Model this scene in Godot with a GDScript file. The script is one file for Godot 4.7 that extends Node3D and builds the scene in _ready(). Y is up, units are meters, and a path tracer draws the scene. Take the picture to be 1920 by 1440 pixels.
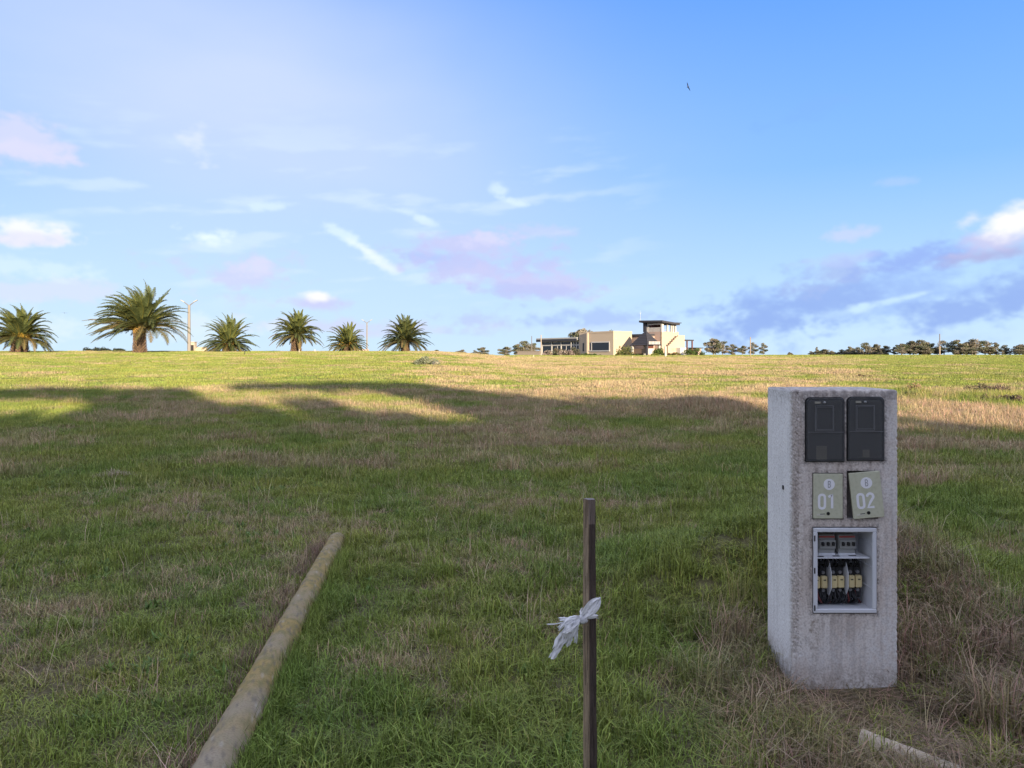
extends Node3D
# A meter pillar on a grassy plot, palms and a house on the rise behind it.

const FOCAL := 1444.0      # pixels of the 1920 wide photograph
const CX := 960.0
const HORIZON := 667.0
const EYE := 1.62
const SUN_AZ := 23.0       # degrees the light travels to the left of straight ahead
const SUN_EL := 9.5

var rng := RandomNumberGenerator.new()
var n_lo := FastNoiseLite.new()
var n_mid := FastNoiseLite.new()
var n_hi := FastNoiseLite.new()
var n_cell := FastNoiseLite.new()
var n_sky := FastNoiseLite.new()
var n_sky2 := FastNoiseLite.new()
var taken := {}
var M := {}


# ------------------------------------------------------------------ mesh builder
class MB:
	var v := PackedVector3Array()
	var n := PackedVector3Array()
	var c := PackedColorArray()
	var i := PackedInt32Array()
	var col := Color.WHITE

	func tri(a: Vector3, b: Vector3, d: Vector3) -> void:   # counter-clockwise seen from outside
		var k := v.size()
		var nn := (b - a).cross(d - a).normalized()
		v.append(a); v.append(b); v.append(d)
		n.append(nn); n.append(nn); n.append(nn)
		c.append(col); c.append(col); c.append(col)
		i.append(k); i.append(k + 2); i.append(k + 1)

	func quad(a: Vector3, b: Vector3, d: Vector3, e: Vector3) -> void:
		var k := v.size()
		var nn := (d - a).cross(e - b).normalized()
		v.append(a); v.append(b); v.append(d); v.append(e)
		for q in 4:
			n.append(nn); c.append(col)
		i.append_array(PackedInt32Array([k, k + 2, k + 1, k, k + 3, k + 2]))

	# box with chamfered edges; b's columns are its axes
	func box(o: Vector3, s: Vector3, b := Basis.IDENTITY, ch := 0.0) -> void:
		var h := s * 0.5
		ch = minf(ch, minf(h.x, minf(h.y, h.z)) * 0.9)
		var ax := [Vector3.AXIS_X, Vector3.AXIS_Y, Vector3.AXIS_Z]
		for a in 3:
			for sg in [-1.0, 1.0]:
				var u := (a + 1) % 3
				var w := (a + 2) % 3
				var pts: Array[Vector3] = []
				for q in [[-1, -1], [1, -1], [1, 1], [-1, 1]]:
					var p := Vector3.ZERO
					p[a] = h[a] * sg
					p[u] = (h[u] - ch) * q[0]
					p[w] = (h[w] - ch) * q[1]
					pts.append(o + b * p)
				if sg > 0: quad(pts[0], pts[1], pts[2], pts[3])
				else: quad(pts[3], pts[2], pts[1], pts[0])
		if ch <= 0.0: return
		for a in 3:                       # edges along axis a
			var u := (a + 1) % 3
			var w := (a + 2) % 3
			for su in [-1.0, 1.0]:
				for sw in [-1.0, 1.0]:
					var pts: Array[Vector3] = []
					for q in [[0, -1], [0, 1], [1, 1], [1, -1]]:
						var p := Vector3.ZERO
						p[a] = (h[a] - ch) * q[1]
						p[u] = su * (h[u] if q[0] == 0 else h[u] - ch)
						p[w] = sw * (h[w] - ch if q[0] == 0 else h[w])
						pts.append(o + b * p)
					if su * sw > 0: quad(pts[3], pts[2], pts[1], pts[0])
					else: quad(pts[0], pts[1], pts[2], pts[3])
		for sx in [-1.0, 1.0]:
			for sy in [-1.0, 1.0]:
				for sz in [-1.0, 1.0]:
					var p0 := o + b * Vector3(sx * h.x, sy * (h.y - ch), sz * (h.z - ch))
					var p1 := o + b * Vector3(sx * (h.x - ch), sy * h.y, sz * (h.z - ch))
					var p2 := o + b * Vector3(sx * (h.x - ch), sy * (h.y - ch), sz * h.z)
					if sx * sy * sz > 0: tri(p0, p1, p2)
					else: tri(p0, p2, p1)

	# round tube through points, smooth, optional end caps
	func tube(pts: Array, radii: Array, sides := 8, caps := true) -> void:
		var k := v.size()
		var m := pts.size()
		var t0: Vector3 = (pts[1] - pts[0]).normalized()
		var up := Vector3.UP if absf(t0.y) < 0.9 else Vector3.RIGHT
		var x := up.cross(t0).normalized()
		for j in m:
			var a: Vector3 = pts[maxi(j - 1, 0)]
			var b: Vector3 = pts[mini(j + 1, m - 1)]
			var t := (b - a).normalized()
			x = (x - t * x.dot(t)).normalized()
			var y := t.cross(x)
			for s in sides:
				var an := TAU * s / sides
				var r := x * cos(an) + y * sin(an)
				v.append(pts[j] + r * float(radii[j]))
				n.append(r)
				c.append(col)
		for j in m - 1:
			for s in sides:
				var a := k + j * sides + s
				var b := k + j * sides + (s + 1) % sides
				i.append_array(PackedInt32Array([a, a + sides, b, b, a + sides, b + sides]))
		if caps:
			for e in 2:
				var j := 0 if e == 0 else m - 1
				for s in range(1, sides - 1):
					var p0 := v[k + j * sides]
					var p1 := v[k + j * sides + s]
					var p2 := v[k + j * sides + s + 1]
					if e == 0: tri(p0, p2, p1)
					else: tri(p0, p1, p2)

	# grass blade: two bent segments that taper to a tip
	func blade(p: Vector3, az: float, h: float, lean: float, bend: float, w: float, cl: Color) -> void:
		var d := Vector3(cos(az), 0, sin(az))
		var s := Vector3(-d.z, 0, d.x) * (w * 0.5)
		var p1 := p + d * (sin(lean) * h * 0.5) + Vector3.UP * (cos(lean) * h * 0.5)
		var l2 := lean + bend
		var p2 := p1 + d * (sin(l2) * h * 0.5) + Vector3.UP * (cos(l2) * h * 0.5)
		var k := v.size()
		v.append(p - s); v.append(p + s); v.append(p1 - s * 0.85); v.append(p1 + s * 0.85); v.append(p2)
		for q in 5: c.append(cl)
		i.append_array(PackedInt32Array([k, k + 2, k + 1, k + 1, k + 2, k + 3, k + 2, k + 4, k + 3]))

	func mesh(use_n := true) -> ArrayMesh:
		var a := []
		a.resize(Mesh.ARRAY_MAX)
		a[Mesh.ARRAY_VERTEX] = v
		if use_n and n.size() == v.size(): a[Mesh.ARRAY_NORMAL] = n
		if c.size() == v.size(): a[Mesh.ARRAY_COLOR] = c
		a[Mesh.ARRAY_INDEX] = i
		var m := ArrayMesh.new()
		m.add_surface_from_arrays(Mesh.PRIMITIVE_TRIANGLES, a)
		return m


# ------------------------------------------------------------------ object helpers
func numbered(called: String) -> String:
	var k: int = taken.get(called, 0)
	taken[called] = k + 1
	return called if k == 0 else "%s_%03d" % [called, k]

func thing(called: String, label: String, category: String, at := Vector3.ZERO, group := "") -> Node3D:
	var o := Node3D.new()
	o.name = numbered(called)
	add_child(o)
	o.position = at
	tag(o, label, category, group)
	return o

func tag(o: Node, label: String, category: String, group := "") -> void:
	if label: o.set_meta("label", label)
	if category: o.set_meta("category", category)
	if group: o.set_meta("group", group)

func part(called: String, mesh: Mesh, mat: Material, parent: Node, at := Vector3.ZERO) -> MeshInstance3D:
	var o := MeshInstance3D.new()
	o.mesh = mesh
	o.material_override = mat
	o.position = at
	if parent == self:
		o.name = numbered(called)
		add_child(o)
	else:
		o.name = called
		parent.add_child(o, true)
	return o

func boxpart(called: String, o: Vector3, s: Vector3, mat: Material, parent: Node, ch := 0.0, b := Basis.IDENTITY) -> MeshInstance3D:
	var mb := MB.new()
	mb.box(Vector3.ZERO, s, b, ch)
	return part(called, mb.mesh(), mat, parent, o)

func mat(albedo: Color, rough := 0.85, vcol := false) -> StandardMaterial3D:   # albedo given as linear base colour
	var m := StandardMaterial3D.new()
	m.albedo_color = albedo.linear_to_srgb()
	m.roughness = rough
	m.metallic_specular = 0.4
	m.vertex_color_use_as_albedo = vcol
	return m

func noise_tex(freq: float, size := 512, oct := 5, ramp: Array = [], kind := FastNoiseLite.TYPE_SIMPLEX_SMOOTH, sd := 3) -> NoiseTexture2D:
	var n := FastNoiseLite.new()
	n.noise_type = kind
	n.frequency = freq
	n.fractal_octaves = oct
	n.seed = sd
	var t := NoiseTexture2D.new()
	t.width = size
	t.height = size
	t.seamless = true
	t.noise = n
	if ramp.size():
		var g := Gradient.new()
		g.offsets = PackedFloat32Array(ramp[0])
		g.colors = PackedColorArray(ramp[1])
		t.color_ramp = g
	return t

func relief(m: StandardMaterial3D, tex: Texture2D, cm: float, tiles_per_m: float) -> void:
	m.heightmap_enabled = true
	m.heightmap_texture = tex
	m.heightmap_scale = cm
	m.uv1_triplanar = true
	m.uv1_scale = Vector3.ONE * tiles_per_m


# ------------------------------------------------------------------ the ground's shape
const P_LEFT := [[0.0, 0.0], [8.0, 0.0], [14.0, 0.04], [20.0, 0.15], [30.0, 0.46], [40.0, 0.85], [55.0, 1.45], [66.0, 1.80], [80.0, 2.0], [95.0, 2.12], [115.0, 2.0], [160.0, 0.9], [260.0, 0.2], [500.0, 0.6], [900.0, 1.0], [4000.0, 1.0]]
const P_RIGHT := [[0.0, 0.0], [8.0, 0.0], [14.0, 0.05], [22.0, 0.2], [32.0, 0.45], [45.0, 0.75], [65.0, 1.08], [100.0, 1.35], [150.0, 1.58], [180.0, 1.66], [260.0, 1.78], [330.0, 1.9], [420.0, 1.95], [600.0, 1.7], [900.0, 1.3], [4000.0, 1.0]]

func prof(p: Array, d: float) -> float:
	for k in range(1, p.size()):
		if d < p[k][0]:
			var t: float = (d - p[k - 1][0]) / (p[k][0] - p[k - 1][0])
			t = lerpf(t, t * t * (3.0 - 2.0 * t), 0.35)
			return lerpf(p[k - 1][1], p[k][1], t)
	return p[p.size() - 1][1]

func gh(x: float, z: float) -> float:
	var d := -z
	var h := 0.0
	if d > 0.0:
		var w := smoothstep(-0.12, 0.03, x / maxf(d, 1.0))
		h = lerpf(prof(P_LEFT, d), prof(P_RIGHT, d), w)
	var far := smoothstep(4.0, 14.0, absf(d))
	h += n_lo.get_noise_2d(x * 1.0, z) * 0.07 * far * (1.0 - 0.6 * smoothstep(60.0, 120.0, d))
	h += n_mid.get_noise_2d(x * 1.3, z * 1.3) * 0.022
	var a := (x - 2.15) / 1.05
	var b := (d - 5.45) / 0.9
	h += 0.50 * exp(-a * a - b * b)                          # spoil bank behind the pillar
	h -= 0.06 * exp(-pow((x - 1.62) / 0.5, 2.0) - pow((d - 3.6) / 0.35, 2.0))
	a = (x - 5.2) / 1.5
	b = (d - 20.5) / 1.6
	h += 0.22 * exp(-a * a - b * b)
	a = (x - 11.0) / 5.0
	b = (d - 24.0) / 2.0
	h += 0.25 * exp(-a * a - b * b)
	return h

func gp(px: float, d: float) -> Vector3:
	var x := (px - CX) / FOCAL * d
	return Vector3(x, gh(x, -d), -d)

func yat(py: float, d: float) -> float:
	return EYE + (HORIZON - py) / FOCAL * d


# ------------------------------------------------------------------ what grows where: dryness, height, lushness
func bump2(x: float, y: float, cx: float, cy: float, rx: float, ry: float) -> float:
	var a := (x - cx) / rx
	var b := (y - cy) / ry
	return exp(-(a * a + b * b))

func dryness(x: float, d: float) -> float:
	var t := x / maxf(d, 0.5)
	var n2 := n_mid.get_noise_2d(x * 0.55 + 31.0, d * 0.75)
	var n1 := n_lo.get_noise_2d(x * 2.2, d * 3.0 + 77.0)
	var n3 := n_hi.get_noise_2d(x, d)
	var v := 0.31 + 0.46 * n2 + 0.3 * n1 + 0.42 * n3
	var tan_z := smoothstep(-0.14, -0.06, t + 0.05 * n2) * (1.0 - smoothstep(0.34, 0.52, t)) * smoothstep(15.0, 24.0, d) * (1.0 - smoothstep(90.0, 125.0, d))
	v += tan_z * (0.30 + 0.5 * n1 + 0.35 * n2)
	v += 0.10 * (1.0 - smoothstep(-2.2, -1.2, x)) * (1.0 - smoothstep(7.0, 9.0, d)) + 0.15 * smoothstep(8.5, 11.0, d) * (1.0 - smoothstep(26.0, 32.0, d))
	v += smoothstep(0.36, 0.48, t) * smoothstep(12.0, 16.0, d) * (1.0 - smoothstep(26.0, 36.0, d)) * (0.06 + 0.8 * n1 + 0.5 * n2)
	v += 0.22 * n_lo.get_noise_2d(x * 0.9, d * 9.0 + 300.0) * smoothstep(7.0, 10.0, d)
	v -= smoothstep(40.0, 70.0, d) * smoothstep(0.3, 0.42, t) * 0.12
	v -= 0.55 * bump2(x, d, 1.55, 5.7, 0.8, 1.0)
	v += dry_blob(x, d) * 0.75
	# worn strip beside the fallen post
	var lx := lerpf(-1.05, -1.58, (d - 2.2) / 4.8) - 0.2
	if d < 7.2: v += 0.35 * exp(-pow((x - lx) / 0.13, 2.0)) * (0.35 + 1.8 * n3)
	v += 0.5 * bump2(x, d, -0.62, 4.05, 0.28, 0.28) + 0.45 * bump2(x, d, -0.22, 3.55, 0.2, 0.16)
	v += 0.4 * bump2(x, d, -3.0, 4.9, 0.7, 0.14)
	return clampf(v, 0.0, 1.0)

func dry_blob(x: float, d: float) -> float:
	if d > 8.0: return 0.0
	var n2 := n_mid.get_noise_2d(x * 2.0, d * 2.0) * 0.35
	var v := smoothstep(0.55, 1.0, x + n2 - 0.12 * (d - 3.0)) * (1.0 - smoothstep(4.2, 5.0, d + n2))
	v = maxf(v, 0.85 * smoothstep(1.75, 2.0, x + n2 * 0.4) * (1.0 - smoothstep(2.75, 3.15, x + n2 * 0.6)) * (1.0 - smoothstep(5.6, 6.5, d + n2)))
	return clampf(v, 0.0, 1.0)

# mixed sward: two greens and straw, varied by patches on the ground (gx, gz in metres)
func grass_color(dry: float, gx: float, gz: float) -> Color:
	var k := n_mid.get_noise_2d(gx * 0.9 + 200.0, gz * 0.9) * 0.5 + 0.5
	var g := Color(0.150, 0.240, 0.055).lerp(Color(0.32, 0.33, 0.080), k)
	var s := Color(0.46, 0.365, 0.215).lerp(Color(0.35, 0.28, 0.18), k)
	s = s.lerp(Color(0.27, 0.205, 0.135), 0.8 * dry_blob(gx, gz))
	return g.lerp(s, smoothstep(0.25, 0.85, dry))


func _ready() -> void:
	rng.seed = 20240611
	n_lo.frequency = 0.05; n_lo.seed = 11; n_lo.fractal_octaves = 3
	n_mid.frequency = 0.5; n_mid.seed = 5; n_mid.fractal_octaves = 3
	n_hi.frequency = 2.6; n_hi.seed = 9; n_hi.fractal_octaves = 2
	n_cell.noise_type = FastNoiseLite.TYPE_CELLULAR; n_cell.frequency = 60.0; n_cell.seed = 4; n_cell.fractal_type = FastNoiseLite.FRACTAL_NONE
	n_sky.frequency = 0.09; n_sky.fractal_octaves = 5; n_sky.seed = 21
	n_sky2.frequency = 0.03; n_sky2.fractal_octaves = 4; n_sky2.seed = 8
	for n in [n_lo, n_mid, n_hi, n_sky, n_sky2]: n.noise_type = FastNoiseLite.TYPE_SIMPLEX_SMOOTH

	# camera
	var cam := Camera3D.new()
	cam.name = "camera"
	cam.near = 0.05
	cam.far = 9000.0
	cam.projection = Camera3D.PROJECTION_FRUSTUM
	cam.size = 2.0 * cam.near * 720.0 / FOCAL
	cam.frustum_offset = Vector2(0.0, -(720.0 - HORIZON) / FOCAL * cam.near)
	cam.position = Vector3(0, EYE, 0)
	add_child(cam)

	# sky, exposure
	var env := Environment.new()
	env.tonemap_mode = Environment.TONE_MAPPER_LINEAR
	env.tonemap_exposure = 2.52
	env.background_mode = Environment.BG_SKY
	var sky := Sky.new()
	var pano := PanoramaSkyMaterial.new()
	pano.panorama = ImageTexture.create_from_image(sky_image())
	pano.energy_multiplier = 0.42
	sky.sky_material = pano
	env.sky = sky
	env.sdfgi_enabled = true
	env.ssao_enabled = true
	env.ssil_enabled = true
	var we := WorldEnvironment.new()
	we.name = "environment"
	we.environment = env
	add_child(we)

	# sun: low, behind the camera and to its right
	var sun := DirectionalLight3D.new()
	sun.name = "sun"
	sun.light_color = Color(1.0, 0.92, 0.79)
	sun.light_energy = 1.24
	sun.light_angular_distance = 0.6
	sun.shadow_enabled = true
	var sa := deg_to_rad(SUN_AZ)
	var se := deg_to_rad(SUN_EL)
	var dir := Vector3(-sin(sa) * cos(se), -sin(se), -cos(sa) * cos(se))
	add_child(sun)
	sun.look_at_from_position(Vector3.ZERO, dir, Vector3.UP)

	materials()
	build_ground()
	build_windbreak()
	build_house()
	build_far_trees()
	build_palms()
	build_posts()
	build_pillar()
	build_fallen_posts()
	build_stake()
	build_shrubs()
	build_birds()
	build_grass()


func materials() -> void:
	var grass := mat(Color(1, 1, 1), 0.6, true)
	grass.metallic_specular = 0.22
	grass.backlight_enabled = true
	grass.backlight = Color(0.3, 0.3, 0.2)
	grass.cull_mode = BaseMaterial3D.CULL_DISABLED
	M.grass = grass
	var leaf := mat(Color(1, 1, 1), 0.55, true)
	leaf.metallic_specular = 0.3
	leaf.backlight_enabled = true
	leaf.backlight = Color(0.35, 0.35, 0.25)
	leaf.cull_mode = BaseMaterial3D.CULL_DISABLED
	M.leaf = leaf
	M.paint = mat(Color(1, 1, 1), 0.8, true)
	var bark := mat(Color(1, 1, 1), 0.9, true)
	relief(bark, noise_tex(0.02, 256, 4), 3.0, 1.2)
	M.bark = bark
	var soil := mat(Color(1, 1, 1), 0.95, true)
	soil.albedo_texture = noise_tex(0.03, 512, 5, [[0.0, 0.5, 1.0], [Color(0.62, 0.6, 0.55), Color(0.85, 0.84, 0.8), Color(1, 1, 1)]])
	relief(soil, noise_tex(0.03, 512, 5), 2.0, 0.9)
	M.soil = soil
	var conc := mat(Color(1, 1, 1), 0.88, true)
	conc.albedo_texture = noise_tex(0.035, 512, 5, [[0.0, 0.42, 0.6, 1.0], [Color(0.84, 0.82, 0.81), Color(0.95, 0.94, 0.94), Color(0.98, 0.98, 0.98), Color(1, 1, 1)]])
	relief(conc, noise_tex(0.06, 512, 4, [], FastNoiseLite.TYPE_SIMPLEX_SMOOTH, 17), 0.05, 4.0)
	M.concrete = conc
	var wood := mat(Color(1, 1, 1), 0.85, true)
	relief(wood, noise_tex(0.05, 512, 4, [], FastNoiseLite.TYPE_SIMPLEX_SMOOTH, 6), 0.25, 6.0)
	wood.uv1_scale = Vector3(14, 1.2, 14)
	M.wood = wood
	var cream := mat(Color(0.50, 0.40, 0.30), 0.9)
	relief(cream, noise_tex(0.04, 256, 4), 1.0, 0.5)
	M.cream = cream
	M.pinkish = mat(Color(0.44, 0.33, 0.275), 0.9)
	M.white = mat(Color(0.52, 0.50, 0.48), 0.6)
	M.slate = mat(Color(0.045, 0.045, 0.055), 0.75)
	M.dark = mat(Color(0.03, 0.028, 0.028), 0.8)
	M.timber = mat(Color(0.22, 0.15, 0.10), 0.8)
	M.darkred = mat(Color(0.12, 0.045, 0.035), 0.8)
	M.glass = mat(Color(0.012, 0.02, 0.03), 0.08)
	M.step = mat(Color(0.45, 0.27, 0.17), 0.9)
	M.grey = mat(Color(0.42, 0.41, 0.39), 0.85)
	M.steel = mat(Color(0.5, 0.5, 0.5), 0.45)
	M.steel.metallic = 0.7


# ------------------------------------------------------------------ sky
func lin(r: float, g: float, b: float) -> Color:
	return Color(r / 255.0, g / 255.0, b / 255.0).srgb_to_linear()

var blobs := []      # [az, el, rx, ry, cos, sin, colour, opacity, raggedness] in degrees

func blob(px: float, py: float, rx: float, ry: float, turn: float, cl: Color, op: float, rag := 0.9) -> void:
	var az := atan((px - CX) / FOCAL)
	var el := atan((HORIZON - py) / FOCAL * cos(az))
	var k := rad_to_deg(cos(az) / FOCAL)
	blobs.append([rad_to_deg(az), rad_to_deg(el), rx * k, ry * k, cos(deg_to_rad(turn)), sin(deg_to_rad(turn)), cl, op, rag])

func sky_color(az: float, el: float) -> Color:      # degrees; linear colour
	var e := maxf(el, 0.0)
	var c: Color
	if e < 5.0: c = lin(206, 233, 255).lerp(lin(186, 222, 255), e / 5.0)
	elif e < 13.0: c = lin(186, 222, 255).lerp(lin(138, 192, 255), (e - 5.0) / 8.0)
	elif e < 26.0: c = lin(138, 192, 255).lerp(lin(97, 160, 255), (e - 13.0) / 13.0)
	else: c = lin(97, 160, 255).lerp(lin(98, 155, 248), minf((e - 26.0) / 40.0, 1.0))
	# directions on the dome for seamless noise
	var a := deg_to_rad(az)
	var r := cos(deg_to_rad(e))
	var q := Vector3(sin(a) * r, sin(deg_to_rad(e)), -cos(a) * r)
	# high thin veil: left band; thickened and whitened out of view to neutralise shade
	var nv := n_sky2.get_noise_3d(q.x * 42.0 + 9.0, q.y * 70.0, q.z * 42.0)
	var nf := n_sky.get_noise_3d(q.x * 30.0, q.y * 80.0 + 40.0, q.z * 30.0)
	var inside := (1.0 - smoothstep(36.0, 48.0, absf(az))) * (1.0 - smoothstep(27.0, 40.0, e))
	var dx := (az + 20.0) / 24.0
	var dy := (e - 18.0 - (az + 20.0) * -0.16) / 10.5
	var band := exp(-(dx * dx + dy * dy))
	var other := clampf(0.74 + 0.7 * nv + 0.15 * nf, 0.0, 1.0)
	var veil := lerpf(other, band * (0.78 + 0.25 * nv + 0.12 * nf), inside)
	c = c.lerp(lin(236, 238, 252).lerp(lin(214, 226, 255), inside), clampf(veil, 0.0, 1.0))
	# hazier towards the left
	c = c.lerp(lin(214, 238, 255), 0.34 * inside * smoothstep(10.0, -30.0, az) * (1.0 - smoothstep(4.0, 16.0, e)))
	# thin streaks of ice cloud
	if e > 2.0:
		var wz := n_sky.get_noise_3d(q.x * 45.0 + q.y * 60.0, q.y * 330.0 - q.x * 40.0, q.z * 45.0)
		var wy := n_sky.get_noise_3d(q.x * 160.0, q.y * 420.0, q.z * 160.0 + 50.0)
		c = c.lerp(lin(226, 243, 255), clampf(smoothstep(0.02, 0.5, wz + wy * 0.3), 0.0, 1.0) * 0.42 * smoothstep(2.0, 6.0, e) * (1.0 - smoothstep(11.0, 19.0, e)) * lerpf(1.0, 1.0 - smoothstep(2.0, 14.0, az), inside))
	# low clouds round the rest of the horizon
	if inside < 1.0 and e < 26.0:
		var cl := n_sky.get_noise_3d(q.x * 60.0, q.y * 190.0, q.z * 60.0)
		var cover := smoothstep(0.02, 0.32, cl + 0.10) * (1.0 - smoothstep(9.0, 24.0, e))
		var tone := lin(190, 198, 240).lerp(lin(246, 244, 252), smoothstep(0.0, 0.35, cl))
		c = c.lerp(tone, cover * 0.75 * (1.0 - inside))
	if inside > 0.0:
		for b in blobs:
			var u: float = az - b[0]
			var w: float = el - b[1]
			var x: float = (u * b[4] + w * b[5]) / b[2]
			var y: float = (-u * b[5] + w * b[4]) / b[3]
			var rr := x * x + y * y
			if rr > 4.0: continue
			var f := n_sky.get_noise_3d(az * 1.5 + b[0] * 3.0, el * 3.6, 3.0) * 0.75 + n_sky.get_noise_3d(az * 5.0, el * 9.0, 17.0) * 0.5 + n_sky.get_noise_3d(az * 16.0, el * 26.0, 7.0) * 0.22
			var k := smoothstep(0.08, 0.86, 1.0 - sqrt(rr) * 0.8 + f * 1.25 * float(b[8]))
			c = c.lerp(b[6], k * float(b[7]) * inside)
	return c

func sky_image() -> Image:
	var lav := lin(202, 207, 246)
	var pink := lin(206, 208, 246)
	var white := lin(252, 252, 255)
	var cool := lin(226, 246, 255)
	var grey := lin(152, 182, 240)
	var grey2 := lin(170, 192, 240)
	# low bands first, brighter pieces over them
	blob(140, 545, 160, 26, 0, lin(222, 226, 250), 0.6)
	blob(60, 500, 150, 22, 0, cool, 0.5)
	blob(620, 612, 300, 16, 0, lin(214, 212, 248), 0.55)
	blob(300, 615, 300, 30, 0, lin(228, 244, 255), 0.6)
	blob(450, 520, 125, 50, -3, lin(208, 212, 248), 0.75)
	blob(480, 505, 60, 20, -3, lin(226, 226, 252), 0.6)
	blob(590, 566, 68, 18, 0, lin(205, 206, 248), 0.8, 0.6)
	blob(592, 554, 42, 13, 0, white, 0.95, 0.6)
	blob(40, 262, 105, 44, 4, lin(222, 222, 252), 0.7)
	blob(45, 285, 85, 18, 0, lin(226, 224, 250), 0.55)
	blob(372, 262, 48, 40, 10, lin(226, 236, 255), 0.65)
	blob(38, 425, 85, 34, -4, white, 0.85)
	blob(45, 447, 70, 14, 0, lin(222, 220, 248), 0.5)
	blob(388, 444, 66, 17, -4, lin(236, 252, 255), 0.9, 0.8)
	blob(520, 386, 46, 10, 8, cool, 0.6, 0.8)
	blob(640, 440, 60, 13, -28, cool, 0.7, 0.8)
	blob(690, 474, 62, 13, -32, lin(240, 252, 255), 0.85, 0.7)
	blob(740, 392, 80, 8, -12, cool, 0.5, 0.8)
	blob(795, 414, 40, 9, -16, cool, 0.6, 0.8)
	blob(935, 360, 30, 16, -30, cool, 0.6, 0.8)
	blob(965, 380, 44, 9, -14, cool, 0.6, 0.8)
	blob(800, 482, 80, 14, 0, lin(176, 190, 246), 0.6)
	blob(895, 458, 110, 32, 0, lav, 0.9, 0.7)
	blob(912, 450, 55, 17, 0, lin(222, 222, 252), 0.7)
	blob(930, 505, 170, 38, -4, lin(196, 202, 246), 0.85)
	blob(985, 526, 175, 32, -3, pink, 0.8, 0.7)
	blob(1000, 545, 130, 14, -2, lin(186, 196, 246), 0.6)
	blob(1010, 432, 60, 14, -6, lin(206, 212, 252), 0.5)
	blob(880, 600, 110, 24, 0, lin(190, 206, 250), 0.75)
	blob(1110, 596, 130, 28, 0, lin(172, 196, 248), 0.75)
	blob(1160, 622, 200, 12, 0, lin(206, 230, 255), 0.7)
	# the bank at the right
	blob(1660, 640, 330, 22, 4, lin(196, 224, 255), 0.7)
	blob(1620, 560, 330, 80, 6, lin(156, 188, 246), 0.75, 0.6)
	blob(1440, 600, 130, 50, 4, grey, 0.9, 0.7)
	blob(1560, 560, 150, 44, 10, grey, 0.9, 0.7)
	blob(1580, 512, 120, 30, 8, grey2, 0.8)
	blob(1700, 490, 130, 24, 10, lin(152, 180, 244), 0.8)
	blob(1580, 440, 44, 15, 0, lin(204, 216, 252), 0.75)
	blob(1570, 488, 90, 14, 6, lin(188, 206, 250), 0.6)
	blob(1830, 585, 190, 36, 10, grey, 0.95, 0.7)
	blob(1930, 545, 120, 40, 10, grey, 0.9, 0.7)
	blob(1600, 582, 62, 15, 10, lin(206, 236, 255), 0.9, 0.8)
	blob(1700, 558, 70, 8, 12, lin(206, 236, 255), 0.8, 0.8)
	blob(1860, 478, 120, 20, 6, lin(176, 182, 226), 0.9, 0.6)
	blob(1870, 450, 80, 28, 12, lin(206, 206, 240), 0.9, 0.6)
	blob(1815, 412, 36, 22, 20, lin(232, 238, 255), 0.85, 0.6)
	blob(1898, 418, 52, 34, 20, white, 1.0, 0.5)
	blob(1500, 215, 130, 18, 12, lin(132, 182, 255), 0.5)
	blob(1680, 342, 45, 10, 0, lin(176, 206, 255), 0.6)
	var lw := 1024
	var lo := Image.create_empty(lw, lw / 2, false, Image.FORMAT_RGBF)
	lo.fill(lin(150, 165, 150))
	for y in lw / 4 + 2:
		var el := 90.0 - (y + 0.5) * 360.0 / lw
		for x in lw:
			var az := (x + 0.5) * 360.0 / lw
			if az > 180.0: az -= 360.0
			if absf(az) < 46.0 and el < 38.0 and el > -0.1: continue
			lo.set_pixel(x, y, sky_color(az, el))
	lo.resize(4096, 2048, Image.INTERPOLATE_BILINEAR)
	for y in range(1024 - 425, 1026):
		var el := 90.0 - (y + 0.5) * 360.0 / 4096.0
		for k in range(-512, 512):
			lo.set_pixel(posmod(k, 4096), y, sky_color((k + 0.5) * 360.0 / 4096.0, el))
	return lo


# ------------------------------------------------------------------ ground
func build_ground() -> void:
	var mb := MB.new()
	var radii: Array[float] = []
	var r := 0.25
	while r < 5000.0:
		radii.append(r)
		r += clampf(r * 0.035, 0.10, 400.0)
	var seg := 360
	for k in radii.size():
		for s in seg:
			# finer towards the view
			var u := float(s) / seg * 2.0 - 1.0
			var an := (0.35 * u + 0.65 * u * u * u) * PI
			var x := sin(an) * radii[k]
			var z := -cos(an) * radii[k]
			mb.v.append(Vector3(x, gh(x, z), z))
			var d := -z
			var dry := dryness(x, maxf(d, 1.0))
			var g := grass_color(dry, x, d)
			var soil := Color(0.17, 0.132, 0.090)
			g = soil.lerp(g, 0.25)
			mb.c.append(Color(g.r, g.g, g.b))
	for k in radii.size() - 1:
		for s in seg:
			var a := k * seg + s
			var b := k * seg + (s + 1) % seg
			mb.i.append_array(PackedInt32Array([a, a + seg, b, b, a + seg, b + seg]))
	# disc at the centre
	var c0 := mb.v.size()
	mb.v.append(Vector3(0, gh(0, 0), 0)); mb.c.append(mb.c[0])
	for s in seg: mb.i.append_array(PackedInt32Array([c0, s, (s + 1) % seg]))
	var st := SurfaceTool.new()
	st.create_from(mb.mesh(false), 0)
	st.generate_normals()
	var o := part("ground", st.commit(), M.soil, self)
	o.set_meta("kind", "structure")


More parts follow.
